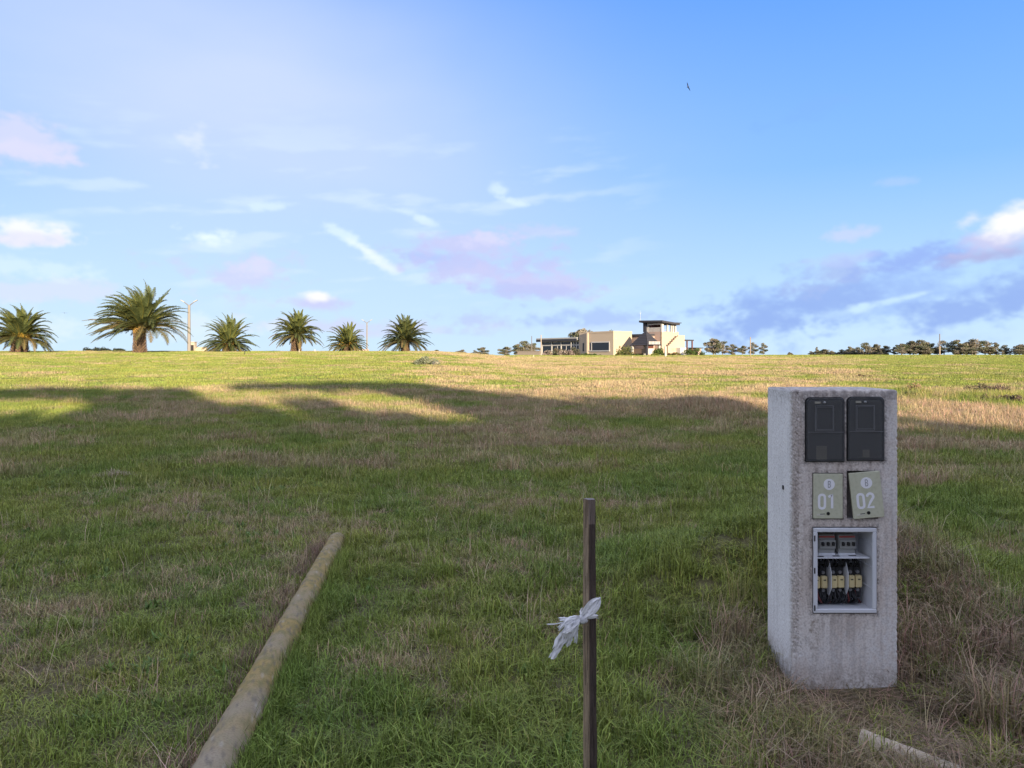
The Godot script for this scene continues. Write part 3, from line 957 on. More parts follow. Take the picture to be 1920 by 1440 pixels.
func build_house() -> void:
	var th := deg_to_rad(TH)
	nL = Vector3(-sin(th), 0, cos(th))
	nR = Vector3(cos(th), 0, sin(th))
	house = thing("house", "cream flat roofed house with glazed wing, slate pavilion and stair tower", "house")
	var d0 := 170.0
	var C := Vector3((zx(960) - CX) / FOCAL * d0, 0, -d0)             # the near corner of the main block
	var bot := 412.0
	# main block
	slab("main_wall", 730, 207, 960, bot, C, nL, 5.6, M.cream, house)
	slab("parapet", 727, 203, 961.5, 209, C, nL, 5.7, M.cream, house, 0.06)
	var w := slab("window", 768, 297, 922, 369, C, nL, 0.10, M.glass, house, 0.03)
	slab("window_frame", 764, 292, 926, 298, C, nL, 0.12, M.white, w, 0.08)
	slab("sill", 742, 370, 930, 378, C, nL, 0.3, M.white, w, 0.22)
	slab("mullion", 762, 298, 768, 370, C, nL, 0.12, M.white, w, 0.08)
	slab("jamb", 922, 298, 928, 370, C, nL, 0.12, M.white, w, 0.08)
	slab("window", 750, 300, 761, 366, C, nL, 0.10, M.glass, house, 0.04)
	slab("pilaster", 727, 211, 738, 398, C, nL, 0.5, M.cream, house, 0.35)
	# taller pier with slit window, set back a little
	var C2 := C - nL * 0.8
	slab("pier", 652, 212, 729, bot, C2, nL, 5.0, M.cream, house)
	slab("slit_window", 684, 304, 697, 378, C2, nL, 0.1, M.glass, house, 0.03)
	# glazed wing
	var C3 := C - nL * 1.2
	slab("wing_wall", 318, 390, 655, bot, C3, nL, 0.4, M.pinkish, house)
	slab("wing_back", 318, 280, 655, bot, C3 - nL * 6.0, nL, 0.3, M.pinkish, house)
	var roof := slab("wing_roof", 292, 262, 657, 276, C3, nL, 7.0, M.grey, house, 0.9)
	slab("fascia", 291, 273, 657, 286, C3, nL, 0.12, M.slate, roof, 0.93)
	slab("lintel", 318, 284, 655, 292, C3, nL, 0.3, M.white, house, 0.02)
	slab("transom", 318, 321, 655, 325, C3, nL, 0.18, M.white, house, 0.03)
	var cols := [318, 405, 490, 580, 606, 630, 655]
	for k in cols.size():
		slab("column", cols[k] - 3.5, 288, cols[k] + 3.5, 400, C3, nL, 0.25, M.white, house, 0.08)
	for k in cols.size() - 1:
		slab("pane", cols[k] + 3.5, 292, cols[k + 1] - 3.5, 321, C3, nL, 0.05, M.glass, house, -0.08)
		slab("pane", cols[k] + 3.5, 325, cols[k + 1] - 3.5, 390, C3, nL, 0.05, M.glass, house, -0.08)
	for x in [455.0, 535.0]: slab("mullion", x - 2.0, 327, x + 2.0, 384, C3, nL, 0.1, M.white, house, -0.02)
	# right hand face of the main block, with its return
	var C4 := C - nL * 0.0
	slab("side_wall", 960, 209, 1105, bot, C4, nR, 0.35, M.cream, house, 0.02)
	slab("wall_vent", 972, 258, 990, 264, C4, nR, 0.08, M.grey, house, 0.06)
	# connecting piece behind, with tiled edge
	var C5 := C - nR * 0.0 - nL * 7.0
	slab("link_wall", 1085, 240, 1260, bot, C5, nL, 3.0, M.pinkish, house)
	slab("link_roof", 1090, 226, 1260, 241, C5, nL, 3.4, M.slate, house, 0.3)
	# pavilion with the pyramid roof
	var pc := Vector3((zx(1262) - CX) / FOCAL * 164.0, 0, -164.0)        # near corner post
	var pav := thing("pavilion", "open barbecue pavilion with a steep slate pyramid roof beside the tower", "pavilion")
	var lft := on_plane(zx(1133), zy(318), pc, nL)
	var rgt := on_plane(zx(1372), zy(318), pc, nR)
	var near := on_plane(zx(1262), zy(318), pc, nL)
	var ey := near.y
	lft.y = ey
	rgt.y = ey
	var backc := lft + rgt - near
	var ctr := (lft + rgt) * 0.5
	var apex := Vector3(ctr.x, yat(zy(192), 166.0), ctr.z)
	var ov := 0.55
	var corners: Array[Vector3] = []
	for q in [lft, near, rgt, backc]:
		var o: Vector3 = (q - ctr)
		corners.append(ctr + o * (1.0 + ov / o.length()) + Vector3(0, -0.12, 0))
	for k in 4:
		var a := corners[k]
		var b := corners[(k + 1) % 4]
		# courses of slates, each lapped over the one below
		var face := Node3D.new()
		face.name = "roof_face"
		pav.add_child(face, true)
		var rows := 9
		for r in rows:
			var f0 := float(r) / rows
			var f1 := (r + 1.12) / rows
			var f1c := minf(f1, 1.0)
			var mb := MB.new()
			var nn := (b - a).cross(apex - a).normalized()
			if nn.y < 0: nn = -nn
			var lift0 := nn * 0.10
			var lift1 := nn * 0.02
			var p0 := a.lerp(apex, f0) + lift0
			var p1 := b.lerp(apex, f0) + lift0
			var p2 := b.lerp(apex, f1c) + lift1
			var p3 := a.lerp(apex, f1c) + lift1
			mb.quad(p0, p1, p2, p3)
			mb.quad(p0 - nn * 0.12, p1 - nn * 0.12, p1, p0)
			part("slate_course", mb.mesh(), M.slate, face)
	var sof := MB.new()
	sof.quad(corners[3], corners[2], corners[1], corners[0])
	part("soffit", sof.mesh(), M.timber, pav)
	for q in [lft, near, rgt, backc]:
		boxpart("post", Vector3(q.x, (ey + 1.3) * 0.5, q.z), Vector3(0.45, ey - 1.3, 0.45), M.grey if q != near else M.slate, pav, 0.03, Basis(Vector3.UP.cross(nL).normalized(), Vector3.UP, nL))
	slab("low_wall", 1133, 356, 1256, 398, pc, nL, 0.3, M.timber, pav, -0.1)
	slab("back_wall", 1150, 318, 1300, 398, pc - nL * 4.6, nL, 0.25, M.pinkish, pav)
	slab("balustrade_rail", 1270, 288, 1368, 292, pc, nR, 0.14, M.white, pav, 0.35)
	slab("balustrade_rail", 1270, 320, 1368, 325, pc, nR, 0.14, M.white, pav, 0.35)
	for k in 8: slab("baluster", 1272 + k * 12.6, 292, 1280 + k * 12.6, 320, pc, nR, 0.1, M.white, pav, 0.33)
	slab("dark_red_panel", 1276, 325, 1340, 352, pc, nR, 0.2, M.darkred, pav, -0.6)
	slab("white_wall", 1264, 352, 1322, 400, pc, nR, 0.25, M.white, pav, 0.02)
	# tower
	var T := Vector3((zx(1395) - CX) / FOCAL * 171.0, 0, -171.0)
	slab("tower_wall", 1262, 204, 1395, bot, T, nL, 5.4, M.pinkish, house)
	slab("tower_side_wall", 1395, 205, 1532, bot, T, nR, 0.4, M.cream, house, 0.02)
	# open deck: posts, railings, dark inner wall, mono-pitch roofs
	slab("deck_inner_wall", 1268, 126, 1392, 206, T - nL * 2.6, nL, 0.3, M.darkred, house)
	slab("deck_beam", 1264, 130, 1396, 137, T, nL, 0.25, M.white, house, -0.1)
	slab("railing", 1266, 166, 1392, 171, T, nL, 0.12, M.white, house, -0.05)
	for k in 12: slab("baluster", 1269 + k * 10.4, 171, 1276 + k * 10.4, 204, T, nL, 0.06, M.white, house, -0.07)
	for x in [1264.0, 1390.0]: slab("deck_post", x - 5.0, 126, x + 6.0, 206, T, nL, 0.5, M.white, house, -0.02)
	for x in [1412.0, 1452.0, 1486.0]: slab("deck_post", x - 4.0, 126, x + 4.0, 206, T, nR, 0.3, M.white, house, -0.05)
	slab("railing", 1398, 184, 1530, 189, T, nR, 0.12, M.white, house, -0.05)
	slab("railing", 1398, 200, 1530, 204, T, nR, 0.12, M.white, house, -0.05)
	for x in [1498.0, 1518.0]: slab("deck_post", x - 5.0, 132, x + 5.0, 212, T, nR, 0.35, M.white, house, 0.1)
	slab("chimney", 1236, 104, 1262, 204, T, nL, 1.4, M.slate, house, 0.3)
	# tilted roof over the deck
	var ra := on_plane(zx(1190), zy(101), T + nL * 1.2, nL)
	var rb := on_plane(zx(1400), zy(98), T + nL * 1.2, nL)
	var rdeep := 5.6
	var mbr := MB.new()
	var back := -nL * rdeep + Vector3(0, -0.55, 0)
	var thick := Vector3(0, -0.42, 0)
	var r0 := ra
	var r1 := rb
	var r2 := rb + back
	var r3 := ra + back
	mbr.quad(r0, r1, r2, r3)
	mbr.quad(r3 + thick, r2 + thick, r1 + thick, r0 + thick)
	mbr.quad(r0 + thick, r1 + thick, r1, r0)
	mbr.quad(r1 + thick, r2 + thick, r2, r1)
	mbr.quad(r2 + thick, r3 + thick, r3, r2)
	mbr.quad(r3 + thick, r0 + thick, r0, r3)
	part("deck_roof", mbr.mesh(), M.slate, house)
	slab("porch_roof", 1452, 116, 1566, 126, T + nR * 0.4, nR, 2.6, M.slate, house, 0.3)
	# outer stair: stepped wall in front of the tower's side
	var S := T + nR * 1.3
	var prof_x := [1452, 1467, 1482, 1497, 1512, 1527, 1542]
	var prof_y := [326, 310, 294, 278, 262, 247, 234]
	for k in 6:
		slab("stair_wall", prof_x[k], prof_y[k], prof_x[k + 1], bot, S, nR, 0.3, M.cream, house)
		slab("stair_tread", prof_x[k], prof_y[k] + 22.0, prof_x[k + 1], bot, S - nR * 0.3, nR, 1.0, M.step, house)
	slab("stair_wall", 1542, 232, 1602, bot, S, nR, 0.3, M.cream, house)
	slab("stair_landing", 1542, 250, 1600, bot, S - nR * 0.3, nR, 1.0, M.cream, house)
	for k in 3: slab("wall_slot", 1487 + k * 16.0, 350, 1490 + k * 16.0, 372, S, nR, 0.06, M.step, house, 0.03)
	slab("white_pier", 1562, 345, 1616, bot, S + nR * 1.2, nR, 1.2, M.white, house)
	# pergola at the far side
	slab("pergola_roof", 1600, 272, 1682, 284, S, nR, 2.4, M.slate, house, 0.1)
	for x in [1626.0, 1672.0]: slab("pergola_post", x - 4.0, 284, x + 4.0, bot, S, nR, 0.2, M.darkred, house, 0.0)
	# aerial
	var am := MB.new()
	am.tube([ra + Vector3(0.4, 0, -0.4), ra + Vector3(0.4, 2.2, -0.4)], [0.03, 0.02], 5)
	am.tube([ra + Vector3(0.0, 1.7, -0.4), ra + Vector3(0.8, 1.7, -0.4)], [0.02, 0.02], 5)
	part("aerial", am.mesh(), M.steel, house)
	# annexe past the pergola
	var an := thing("shed", "small low shed with dark roof past the pergola", "shed")
	var A := S - nL * 3.0
	slab("wall", 1700, 350, 1752, bot, A, nR, 2.0, M.pinkish, an)
	slab("roof", 1692, 344, 1762, 352, A, nR, 2.6, M.slate, an, 0.3)
	# garden wall at the left end
	var gw := thing("garden_wall", "long low tan garden wall at the end of the glazed wing", "wall")
	slab("wall", 98, 378, 300, bot, C3, nL, 0.3, M.cream, gw)
	slab("coping", 96, 375, 300, 379, C3, nL, 0.42, M.cream, gw, 0.06)



# ------------------------------------------------------------------ meter pillar
const PPM := 380.0
const PW := 0.524
const PH := 1.452
const PD := 0.37
var pil: Node3D

func lx(px: float) -> float: return (px - 1485.0) / PPM
func ly(py: float) -> float: return (1283.0 - py) / PPM

func lines(a: float, b: float, step: float, extra: Array) -> Array:
	var out := []
	var n := int(ceil((b - a) / step))
	for k in n + 1: out.append(lerpf(a, b, float(k) / n))
	for e in extra:
		var best := -1
		for k in out.size():
			if best < 0 or absf(out[k] - e) < absf(out[best] - e): best = k
		if best > 0 and best < out.size() - 1: out[best] = e
	return out

func round_pt(p: Vector3) -> Vector3:
	var r := 0.012
	var q := Vector3(clampf(p.x, r, PW - r), clampf(p.y, -0.2, PH - r), clampf(p.z, -PD + r, -r))
	var dv := p - q
	if dv.length() < 1e-6: return p
	dv = dv.normalized()
	var am := n_hi.get_noise_3d(p.x * 9.0, p.y * 9.0, p.z * 9.0) * 0.0009 + n_hi.get_noise_3d(p.x * 28.0, p.y * 28.0, p.z * 28.0) * 0.0003
	# honeycombed, broken arris at the front left and chipped right edge
	var edge := 1.0 - smoothstep(0.012, 0.045, absf(p.x - 0.02) + maxf(0.0, -p.z - 0.03) * 3.0)
	var pit := n_cell.get_noise_3d(p.x, p.y, p.z)
	if p.y > 0.12: am -= edge * smoothstep(-0.75, -0.95, pit) * 0.009 + edge * maxf(0.0, n_hi.get_noise_3d(p.x * 34.0, p.y * 31.0, 5.0)) * 0.007
	var e2 := 1.0 - smoothstep(0.0, 0.02, PW - p.x)
	am -= e2 * maxf(0.0, n_hi.get_noise_3d(p.y * 16.0, p.x, 9.0)) * 0.008
	return q + dv * (r + am)

func pillar_color(p: Vector3, face: int) -> Color:
	var n1 := n_hi.get_noise_3d(p.x * 2.2, p.y * 1.4, p.z * 2.2)
	var n2 := n_hi.get_noise_3d(p.x * 11.0 + 40.0, p.y * 8.0, p.z * 11.0)
	var n3 := n_hi.get_noise_3d(p.x * 45.0, p.y * 40.0, p.z * 45.0 + 9.0)
	var run := n_hi.get_noise_3d(p.x * 13.0, p.y * 0.9, p.z * 13.0 + 4.0)      # rain streaks
	if face == 1:      # painted left side
		var c := Color(0.88, 0.865, 0.85).lerp(Color(0.74, 0.725, 0.71), clampf(0.35 + n1 * 0.4 + run * 0.55, 0.0, 1.0))
		if n2 + n3 * 0.5 > 0.72: c = c.lerp(Color(0.34, 0.33, 0.32), 0.6)
		var top := smoothstep(PH - 0.10, PH, p.y + n2 * 0.05)
		c = c.lerp(Color(0.44, 0.42, 0.40), top * clampf(0.5 + n3, 0.0, 1.0))
		c = c.lerp(Color(0.42, 0.37, 0.33), smoothstep(0.05, 0.0, -p.z) * clampf(0.7 + n3, 0.0, 1.0))
		c = c.lerp(Color(0.40, 0.33, 0.25), clampf((smoothstep(0.26, 0.02, p.y + n2 * 0.12)) * (0.35 + n2 + n3 * 0.6), 0.0, 0.7))
		return c
	var c := Color(0.66, 0.585, 0.525).lerp(Color(0.80, 0.745, 0.69), clampf(0.5 + n1 * 1.0 + n2 * 0.25, 0.0, 1.0))
	c = c.lerp(Color(0.42, 0.355, 0.31), clampf(run * 1.1 + n2 * 0.6, 0.0, 0.8))
	if n3 + n2 * 0.8 > 0.66: c = c.lerp(Color(0.24, 0.21, 0.19), 0.5)
	# whitewash left on the right flank and low down
	var ww := smoothstep(0.40, 0.50, p.x + n2 * 0.06) * 0.5 + smoothstep(0.42, 0.16, p.y + n1 * 0.14) * 0.55
	c = c.lerp(Color(0.76, 0.74, 0.72), clampf(ww * (0.65 + n2 * 0.8 + n1 * 0.6), 0.0, 0.85))
	# mould along the joints round the boxes
	var m := 0.0
	for o in [[lx(1507), ly(868), lx(1660), ly(743)], [lx(1522), ly(974), lx(1582), ly(886)], [lx(1587), ly(974), lx(1648), ly(882)], [lx(1521), ly(1152), lx(1646), ly(986)]]:
		var dx: float = maxf(maxf(o[0] - p.x, p.x - o[2]), 0.0)
		var dy: float = maxf(maxf(o[1] - p.y, p.y - o[3]), 0.0)
		m = maxf(m, 1.0 - smoothstep(0.0, 0.020, sqrt(dx * dx + dy * dy) + n2 * 0.014))
	c = c.lerp(Color(0.13, 0.115, 0.105), clampf(m * (0.35 + n3 * 0.9 + n2 * 0.8), 0.0, 0.9))
	# rusty run below the open box, mud splashes at the foot
	var drip := smoothstep(0.035, 0.0, absf(p.x - 0.118 + n2 * 0.02)) * smoothstep(0.0, 0.05, ly(1152) - p.y) * smoothstep(0.30, 0.05, ly(1152) - p.y)
	c = c.lerp(Color(0.30, 0.24, 0.18), clampf(drip * (0.55 + n3 + n2), 0.0, 0.7))
	c = c.lerp(Color(0.33, 0.265, 0.20), clampf(smoothstep(0.16, 0.0, p.y + n2 * 0.08) * (0.3 + n3 * 0.8 + n2), 0.0, 0.75))
	if p.x < 0.035 and p.y > 0.15: c = c.lerp(Color(0.33, 0.29, 0.26), clampf(0.3 + n3 * 1.2, 0.0, 0.8))
	if p.y > PH - 0.05: c = c.lerp(Color(0.34, 0.30, 0.28), clampf(0.35 + n2 + n3 * 0.5, 0.0, 0.75))
	return c

func build_pillar() -> void:
	var at := Vector3((1485.0 - CX) / FOCAL * 3.8, 0.0, -3.8)
	pil = thing("meter_pillar", "weathered white concrete pillar holding two electricity meters and numbered boxes", "meter pillar", at)
	# openings in the front: [x0, y0, x1, y1, depth]
	var holes := [[lx(1514), ly(861), lx(1579), ly(752), 0.05], [lx(1593), ly(860), lx(1652), ly(751), 0.05], [lx(1523), ly(974), lx(1581), ly(887), 0.06], [lx(1587.5), ly(973), lx(1646), ly(883), 0.09], [lx(1523), ly(1151), lx(1644), ly(988), 0.20]]
	var ex := []
	var ey := []
	for h in holes:
		ex.append(h[0]); ex.append(h[2]); ey.append(h[1]); ey.append(h[3])
	var xs := lines(0.0, PW, 0.004, ex)
	var ys := lines(-0.2, PH, 0.005, ey)
	var zs := lines(-PD, 0.0, 0.006, [])
	var mb := MB.new()
	# front, left, right, back, top
	grid_face(mb, xs, ys, func(u, w): return Vector3(u, w, 0.0), 0, holes)
	grid_face(mb, zs, ys, func(u, w): return Vector3(0.0, w, u), 1, [])
	var xr := lines(0.0, PW, 0.02, [])
	var zr := zs.duplicate()
	zr.reverse()
	grid_face(mb, zr, ys, func(u, w): return Vector3(PW, w, u), 2, [])
	var xrev := xs.duplicate()
	xrev.reverse()
	grid_face(mb, xrev, lines(-0.2, PH, 0.03, []), func(u, w): return Vector3(u, w, -PD), 2, [])
	var zt := zs.duplicate()
	zt.reverse()
	grid_face(mb, xs, zt, func(u, w): return Vector3(u, PH, w), 2, [])
	# sides of the openings
	for h in holes:
		var x0: float = h[0]
		var y0: float = h[1]
		var x1: float = h[2]
		var y1: float = h[3]
		var dp: float = -h[4]
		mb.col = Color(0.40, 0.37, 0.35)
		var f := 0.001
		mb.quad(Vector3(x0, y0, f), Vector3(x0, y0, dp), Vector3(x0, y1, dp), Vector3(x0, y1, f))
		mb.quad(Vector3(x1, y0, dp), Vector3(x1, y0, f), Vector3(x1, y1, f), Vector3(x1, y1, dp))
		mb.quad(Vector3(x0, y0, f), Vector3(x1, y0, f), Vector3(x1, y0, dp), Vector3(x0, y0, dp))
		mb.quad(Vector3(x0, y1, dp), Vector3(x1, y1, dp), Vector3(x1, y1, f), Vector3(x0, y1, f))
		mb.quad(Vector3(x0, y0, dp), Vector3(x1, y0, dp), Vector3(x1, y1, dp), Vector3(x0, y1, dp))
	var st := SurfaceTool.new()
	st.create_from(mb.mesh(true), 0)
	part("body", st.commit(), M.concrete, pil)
	meter(lx(1510.5), ly(865), lx(1582), ly(746.5), 0)
	meter(lx(1588.5), ly(863.5), lx(1656.5), ly(745.5), 1)
	number_box(Vector3((lx(1524.5) + lx(1579.5)) * 0.5, (ly(972.5) + ly(888.5)) * 0.5, 0.0), lx(1579.5) - lx(1524.5), ly(888.5) - ly(972.5), 0.0, "01", 0.006)
	number_box(Vector3((lx(1590) + lx(1654)) * 0.5, (ly(970) + ly(885)) * 0.5, 0.0), 0.146, 0.226, deg_to_rad(6.0), "02", 0.018)
	fuse_box()
	# small dark block on the painted side
	boxpart("side_mark", Vector3(-0.002, ly(922), -0.12), Vector3(0.006, 0.022, 0.016), M.dark, pil, 0.002)

func grid_face(mb: MB, us: Array, ws: Array, at: Callable, face: int, holes: Array) -> void:
	var k := mb.v.size()
	var nu := us.size()
	var pts := PackedVector3Array()
	for w in ws:
		for u in us:
			var p: Vector3 = at.call(u, w)
			pts.append(round_pt(p))
			mb.c.append(pillar_color(p, face))
	mb.v.append_array(pts)
	for j in ws.size():
		for i in nu:
			var a := pts[j * nu + maxi(i - 1, 0)]
			var b := pts[j * nu + mini(i + 1, nu - 1)]
			var c := pts[maxi(j - 1, 0) * nu + i]
			var e := pts[mini(j + 1, ws.size() - 1) * nu + i]
			mb.n.append((b - a).cross(e - c).normalized())
	for j in ws.size() - 1:
		for i in nu - 1:
			var skip := false
			for h in holes:
				var mx: float = (us[i] + us[i + 1]) * 0.5
				var my: float = (ws[j] + ws[j + 1]) * 0.5
				if mx > h[0] and mx < h[2] and my > h[1] and my < h[3]: skip = true
			if skip: continue
			var q := k + j * nu + i
			mb.i.append_array(PackedInt32Array([q, q + nu, q + 1, q + 1, q + nu, q + nu + 1]))

# flat plate with rounded upper corners, front at z = 0, THICK deep
func plate(x0: float, y0: float, x1: float, y1: float, r: float, thick: float, rb := -1.0) -> ArrayMesh:
	if rb < 0.0: rb = r
	var pts := []
	for q in [[x1 - rb, y0 + rb, -PI / 2, rb], [x1 - r, y1 - r, 0.0, r], [x0 + r, y1 - r, PI / 2, r], [x0 + rb, y0 + rb, PI, rb]]:
		for k in 7:
			var an: float = q[2] + PI / 2 * k / 6.0
			pts.append(Vector3(q[0] + cos(an) * q[3], q[1] + sin(an) * q[3], 0))
	var mb := MB.new()
	var m := Vector3((x0 + x1) * 0.5, (y0 + y1) * 0.5, 0)
	var ch := 0.0018
	var inner := []
	for p in pts: inner.append(p + (m - p).normalized() * ch * 1.3)
	for k in pts.size():
		var a: Vector3 = pts[k]
		var b: Vector3 = pts[(k + 1) % pts.size()]
		var ia: Vector3 = inner[k]
		var ib: Vector3 = inner[(k + 1) % pts.size()]
		mb.tri(m, ia, ib)
		var zc := Vector3(0, 0, -ch)
		mb.quad(ia, a + zc, b + zc, ib)
		var zb := Vector3(0, 0, -thick)
		mb.quad(a + zc, a + zb, b + zb, b + zc)
		mb.tri(m + zb, b + zb, a + zb)
	return mb.mesh()

func frame_mesh(x0: float, y0: float, x1: float, y1: float, t: float, thick: float) -> ArrayMesh:
	var mb := MB.new()
	for q in [[x0, y0, x1, y0 + t], [x0, y1 - t, x1, y1], [x0, y0 + t, x0 + t, y1 - t], [x1 - t, y0 + t, x1, y1 - t]]:
		mb.box(Vector3((q[0] + q[2]) * 0.5, (q[1] + q[3]) * 0.5, -thick * 0.5), Vector3(q[2] - q[0], q[3] - q[1], thick), Basis.IDENTITY, minf(t, thick) * 0.2)
	return mb.mesh()

func meter(x0: float, y0: float, x1: float, y1: float, which: int) -> void:
	var m := Node3D.new()
	m.name = "meter_cover"
	pil.add_child(m, true)
	m.position = Vector3(0, 0, 0.004)
	var black := mat(Color(0.012, 0.012, 0.013), 0.6)
	part("gasket", plate(x0 - 0.004, y0 - 0.004, x1 + 0.004, y1 + 0.004, 0.024, 0.012, 0.006), black, m, Vector3(0, 0, -0.001))
	part("meter_body", plate(x0 + 0.010, y0 + 0.010, x1 - 0.010, y1 - 0.012, 0.016, 0.004, 0.004), mat(Color(0.30, 0.295, 0.28), 0.7), m, Vector3(0, 0, 0.0012))
	var pane := mat(Color(0.10, 0.104, 0.108), 0.14)
	pane.transparency = BaseMaterial3D.TRANSPARENCY_ALPHA
	pane.albedo_color.a = 0.45
	part("tinted_cover", plate(x0, y0, x1, y1, 0.022, 0.004, 0.004), pane, m, Vector3(0, 0, 0.009))
	var scuff := mat(Color(0.22, 0.22, 0.225), 0.6)
	var cx := (x0 + x1) * 0.5 - 0.006
	var w := 0.046
	var ty := y1 - 0.038
	var by := y1 - 0.162
	part("window_ridge", frame_mesh(cx - w, by, cx + w, ty, 0.0016, 0.003), scuff, m, Vector3(0, 0, 0.0105))
	part("window_ridge", frame_mesh(cx - w + 0.0065, by + 0.007, cx + w - 0.004, ty - 0.007, 0.0012, 0.003), scuff, m, Vector3(0, 0, 0.0105))
	boxpart("mid_ridge", Vector3((x0 + x1) * 0.5, (y0 + y1) * 0.5 - 0.012, 0.0095), Vector3(x1 - x0 - 0.014, 0.0014, 0.003), scuff, m)
	boxpart("rating_label", Vector3(cx - w + 0.012, y1 - 0.022, 0.0096), Vector3(0.027, 0.010, 0.002), mat(Color(0.34, 0.32, 0.26), 0.7), m)
	var sc := MB.new()
	sc.tube([Vector3(cx, y1 - 0.022, 0.004), Vector3(cx, y1 - 0.022, 0.012), Vector3(cx, y1 - 0.022, 0.0135)], [0.006, 0.006, 0.003], 12)
	part("seal_screw", sc.mesh(), mat(Color(0.4, 0.4, 0.4), 0.4), m)
	# what shows dimly through the tinted cover
	boxpart("terminal_cover", Vector3(cx + (-0.012 if which == 0 else 0.006), y0 + (0.042 if which == 0 else 0.034), 0.0022), Vector3(0.052 if which == 0 else 0.034, 0.066 if which == 0 else 0.036, 0.004), mat(Color(0.85, 0.78, 0.60), 0.6), m, 0.001)

func number_box(ctr: Vector3, w: float, h: float, tilt: float, num: String, proud: float) -> void:
	var b := Node3D.new()
	b.name = "number_cover"
	pil.add_child(b, true)
	b.position = ctr + Vector3(0, 0, proud)
	b.rotation = Vector3(0.0, -0.10 if tilt > 0 else 0.0, tilt)
	var olive := mat(Color(0.58, 0.575, 0.44), 0.5)
	olive.uv1_triplanar = true
	olive.uv1_scale = Vector3.ONE * 5.0
	olive.albedo_texture = noise_tex(0.03, 256, 4, [[0.0, 0.5, 1.0], [Color(0.93, 0.93, 0.90), Color(0.985, 0.985, 0.97), Color(1, 1, 1)]])
	part("lid", plate(-w / 2, -h / 2, w / 2, h / 2, 0.004, 0.012), olive, b)
	var white := mat(Color(0.86, 0.85, 0.87), 0.6)
	var disc := MB.new()
	var dc := Vector3(w * 0.03, h * 0.265, 0)
	disc.tube([dc, dc + Vector3(0, 0, 0.0012)], [0.0275, 0.0275], 40)
	part("white_disc", disc.mesh(), white, b)
	text("letter", "B", 0.034, 0.62, dc + Vector3(0, 0, 0.0016), mat(Color(0.30, 0.30, 0.31), 0.7), b, 0.0)
	digits(num, Vector3(-0.008, -h * 0.118, 0.0), white, b)
	var kh := MB.new()
	kh.tube([Vector3(0.0, -h * 0.385, 0.0), Vector3(0.0, -h * 0.385, 0.002)], [0.0085, 0.008], 16)
	part("lock", kh.mesh(), mat(Color(0.02, 0.02, 0.02), 0.4), b)
	boxpart("torn_sticker", Vector3(-w * 0.27, -h * 0.41, 0.0006), Vector3(0.034, 0.009, 0.001), mat(Color(0.62, 0.60, 0.50), 0.8), b, 0.0, Basis(Vector3(0, 0, 1), 0.06))
	boxpart("sticker_print", Vector3(-w * 0.20, -h * 0.395, 0.0012), Vector3(0.022, 0.0035, 0.001), mat(Color(0.05, 0.05, 0.05), 0.8), b, 0.0, Basis(Vector3(0, 0, 1), 0.05))

# painted numerals with heavy round strokes
func digits(num: String, at: Vector3, m: Material, parent: Node) -> void:
	for k in num.length():
		var path := []
		var w := 0.0145
		var hh := 0.0335
		match num[k]:
			"0":
				for q in 33:
					var an := TAU * q / 32.0 + 0.01
					var p := Vector2(cos(an), sin(an))
					path.append(Vector2(w * signf(p.x) * pow(absf(p.x), 0.8), w * p.y + (hh - w) * clampf(p.y * 3.0, -1.0, 1.0)))
			"1":
				path = [Vector2(-w * 0.85, hh * 0.70), Vector2(-w * 0.3, hh * 0.85), Vector2(w * 0.25, hh), Vector2(w * 0.25, hh * 0.5), Vector2(w * 0.25, -hh)]
			"2":
				for q in 13:
					var an := lerpf(PI * 0.95, -PI * 0.18, q / 12.0)
					path.append(Vector2(cos(an) * w, sin(an) * w + hh - w))
				path.append(Vector2(-w * 0.1, -hh * 0.25))
				path.append(Vector2(-w, -hh))
				path.append(Vector2(w * 1.05, -hh))
		var mb := MB.new()
		var r := 0.0062
		var n := path.size()
		var z := Vector3(0, 0, 0.0008 + 0.0002 * k)
		var lft := []
		var rgt := []
		for j in n:
			var a: Vector2 = path[maxi(j - 1, 0)]
			var b: Vector2 = path[mini(j + 1, n - 1)]
			if num[k] == "0" and (j == 0 or j == n - 1):
				a = path[n - 2]
				b = path[1]
			var t := (b - a).normalized()
			var c: Vector2 = path[j]
			if j == 0 and num[k] != "0": c -= t * r * 0.4
			var s := Vector2(-t.y, t.x) * r
			lft.append(Vector3(c.x + s.x, c.y + s.y, 0) + z)
			rgt.append(Vector3(c.x - s.x, c.y - s.y, 0) + z)
		for j in n - 1:
			mb.quad(rgt[j], rgt[j + 1], lft[j + 1], lft[j])
		part("numeral", mb.mesh(), m, parent, at + Vector3((k - 0.5) * 0.046, 0, 0))

func text(called: String, s: String, size: float, squeeze: float, at: Vector3, m: Material, parent: Node, fat: float) -> void:
	var f := SystemFont.new()
	f.font_names = PackedStringArray(["Droid Sans"])
	f.font_weight = 700 if fat > 0 else 400
	var t := TextMesh.new()
	t.text = s
	t.font = f
	t.font_size = 64
	t.pixel_size = size / 64.0 * 1.38
	t.depth = 0.0012
	var o := part(called, t, m, parent, at)
	o.scale = Vector3(squeeze, 1, 1)

# where a thing DEEP behind the front face has to stand to show at that pixel of the photograph
func inx(px: float, deep: float) -> float: return lx(px) + (1.382 + lx(px)) * deep / 3.8
func iny(py: float, deep: float) -> float: return ly(py) - (EYE - ly(py)) * deep / 3.8

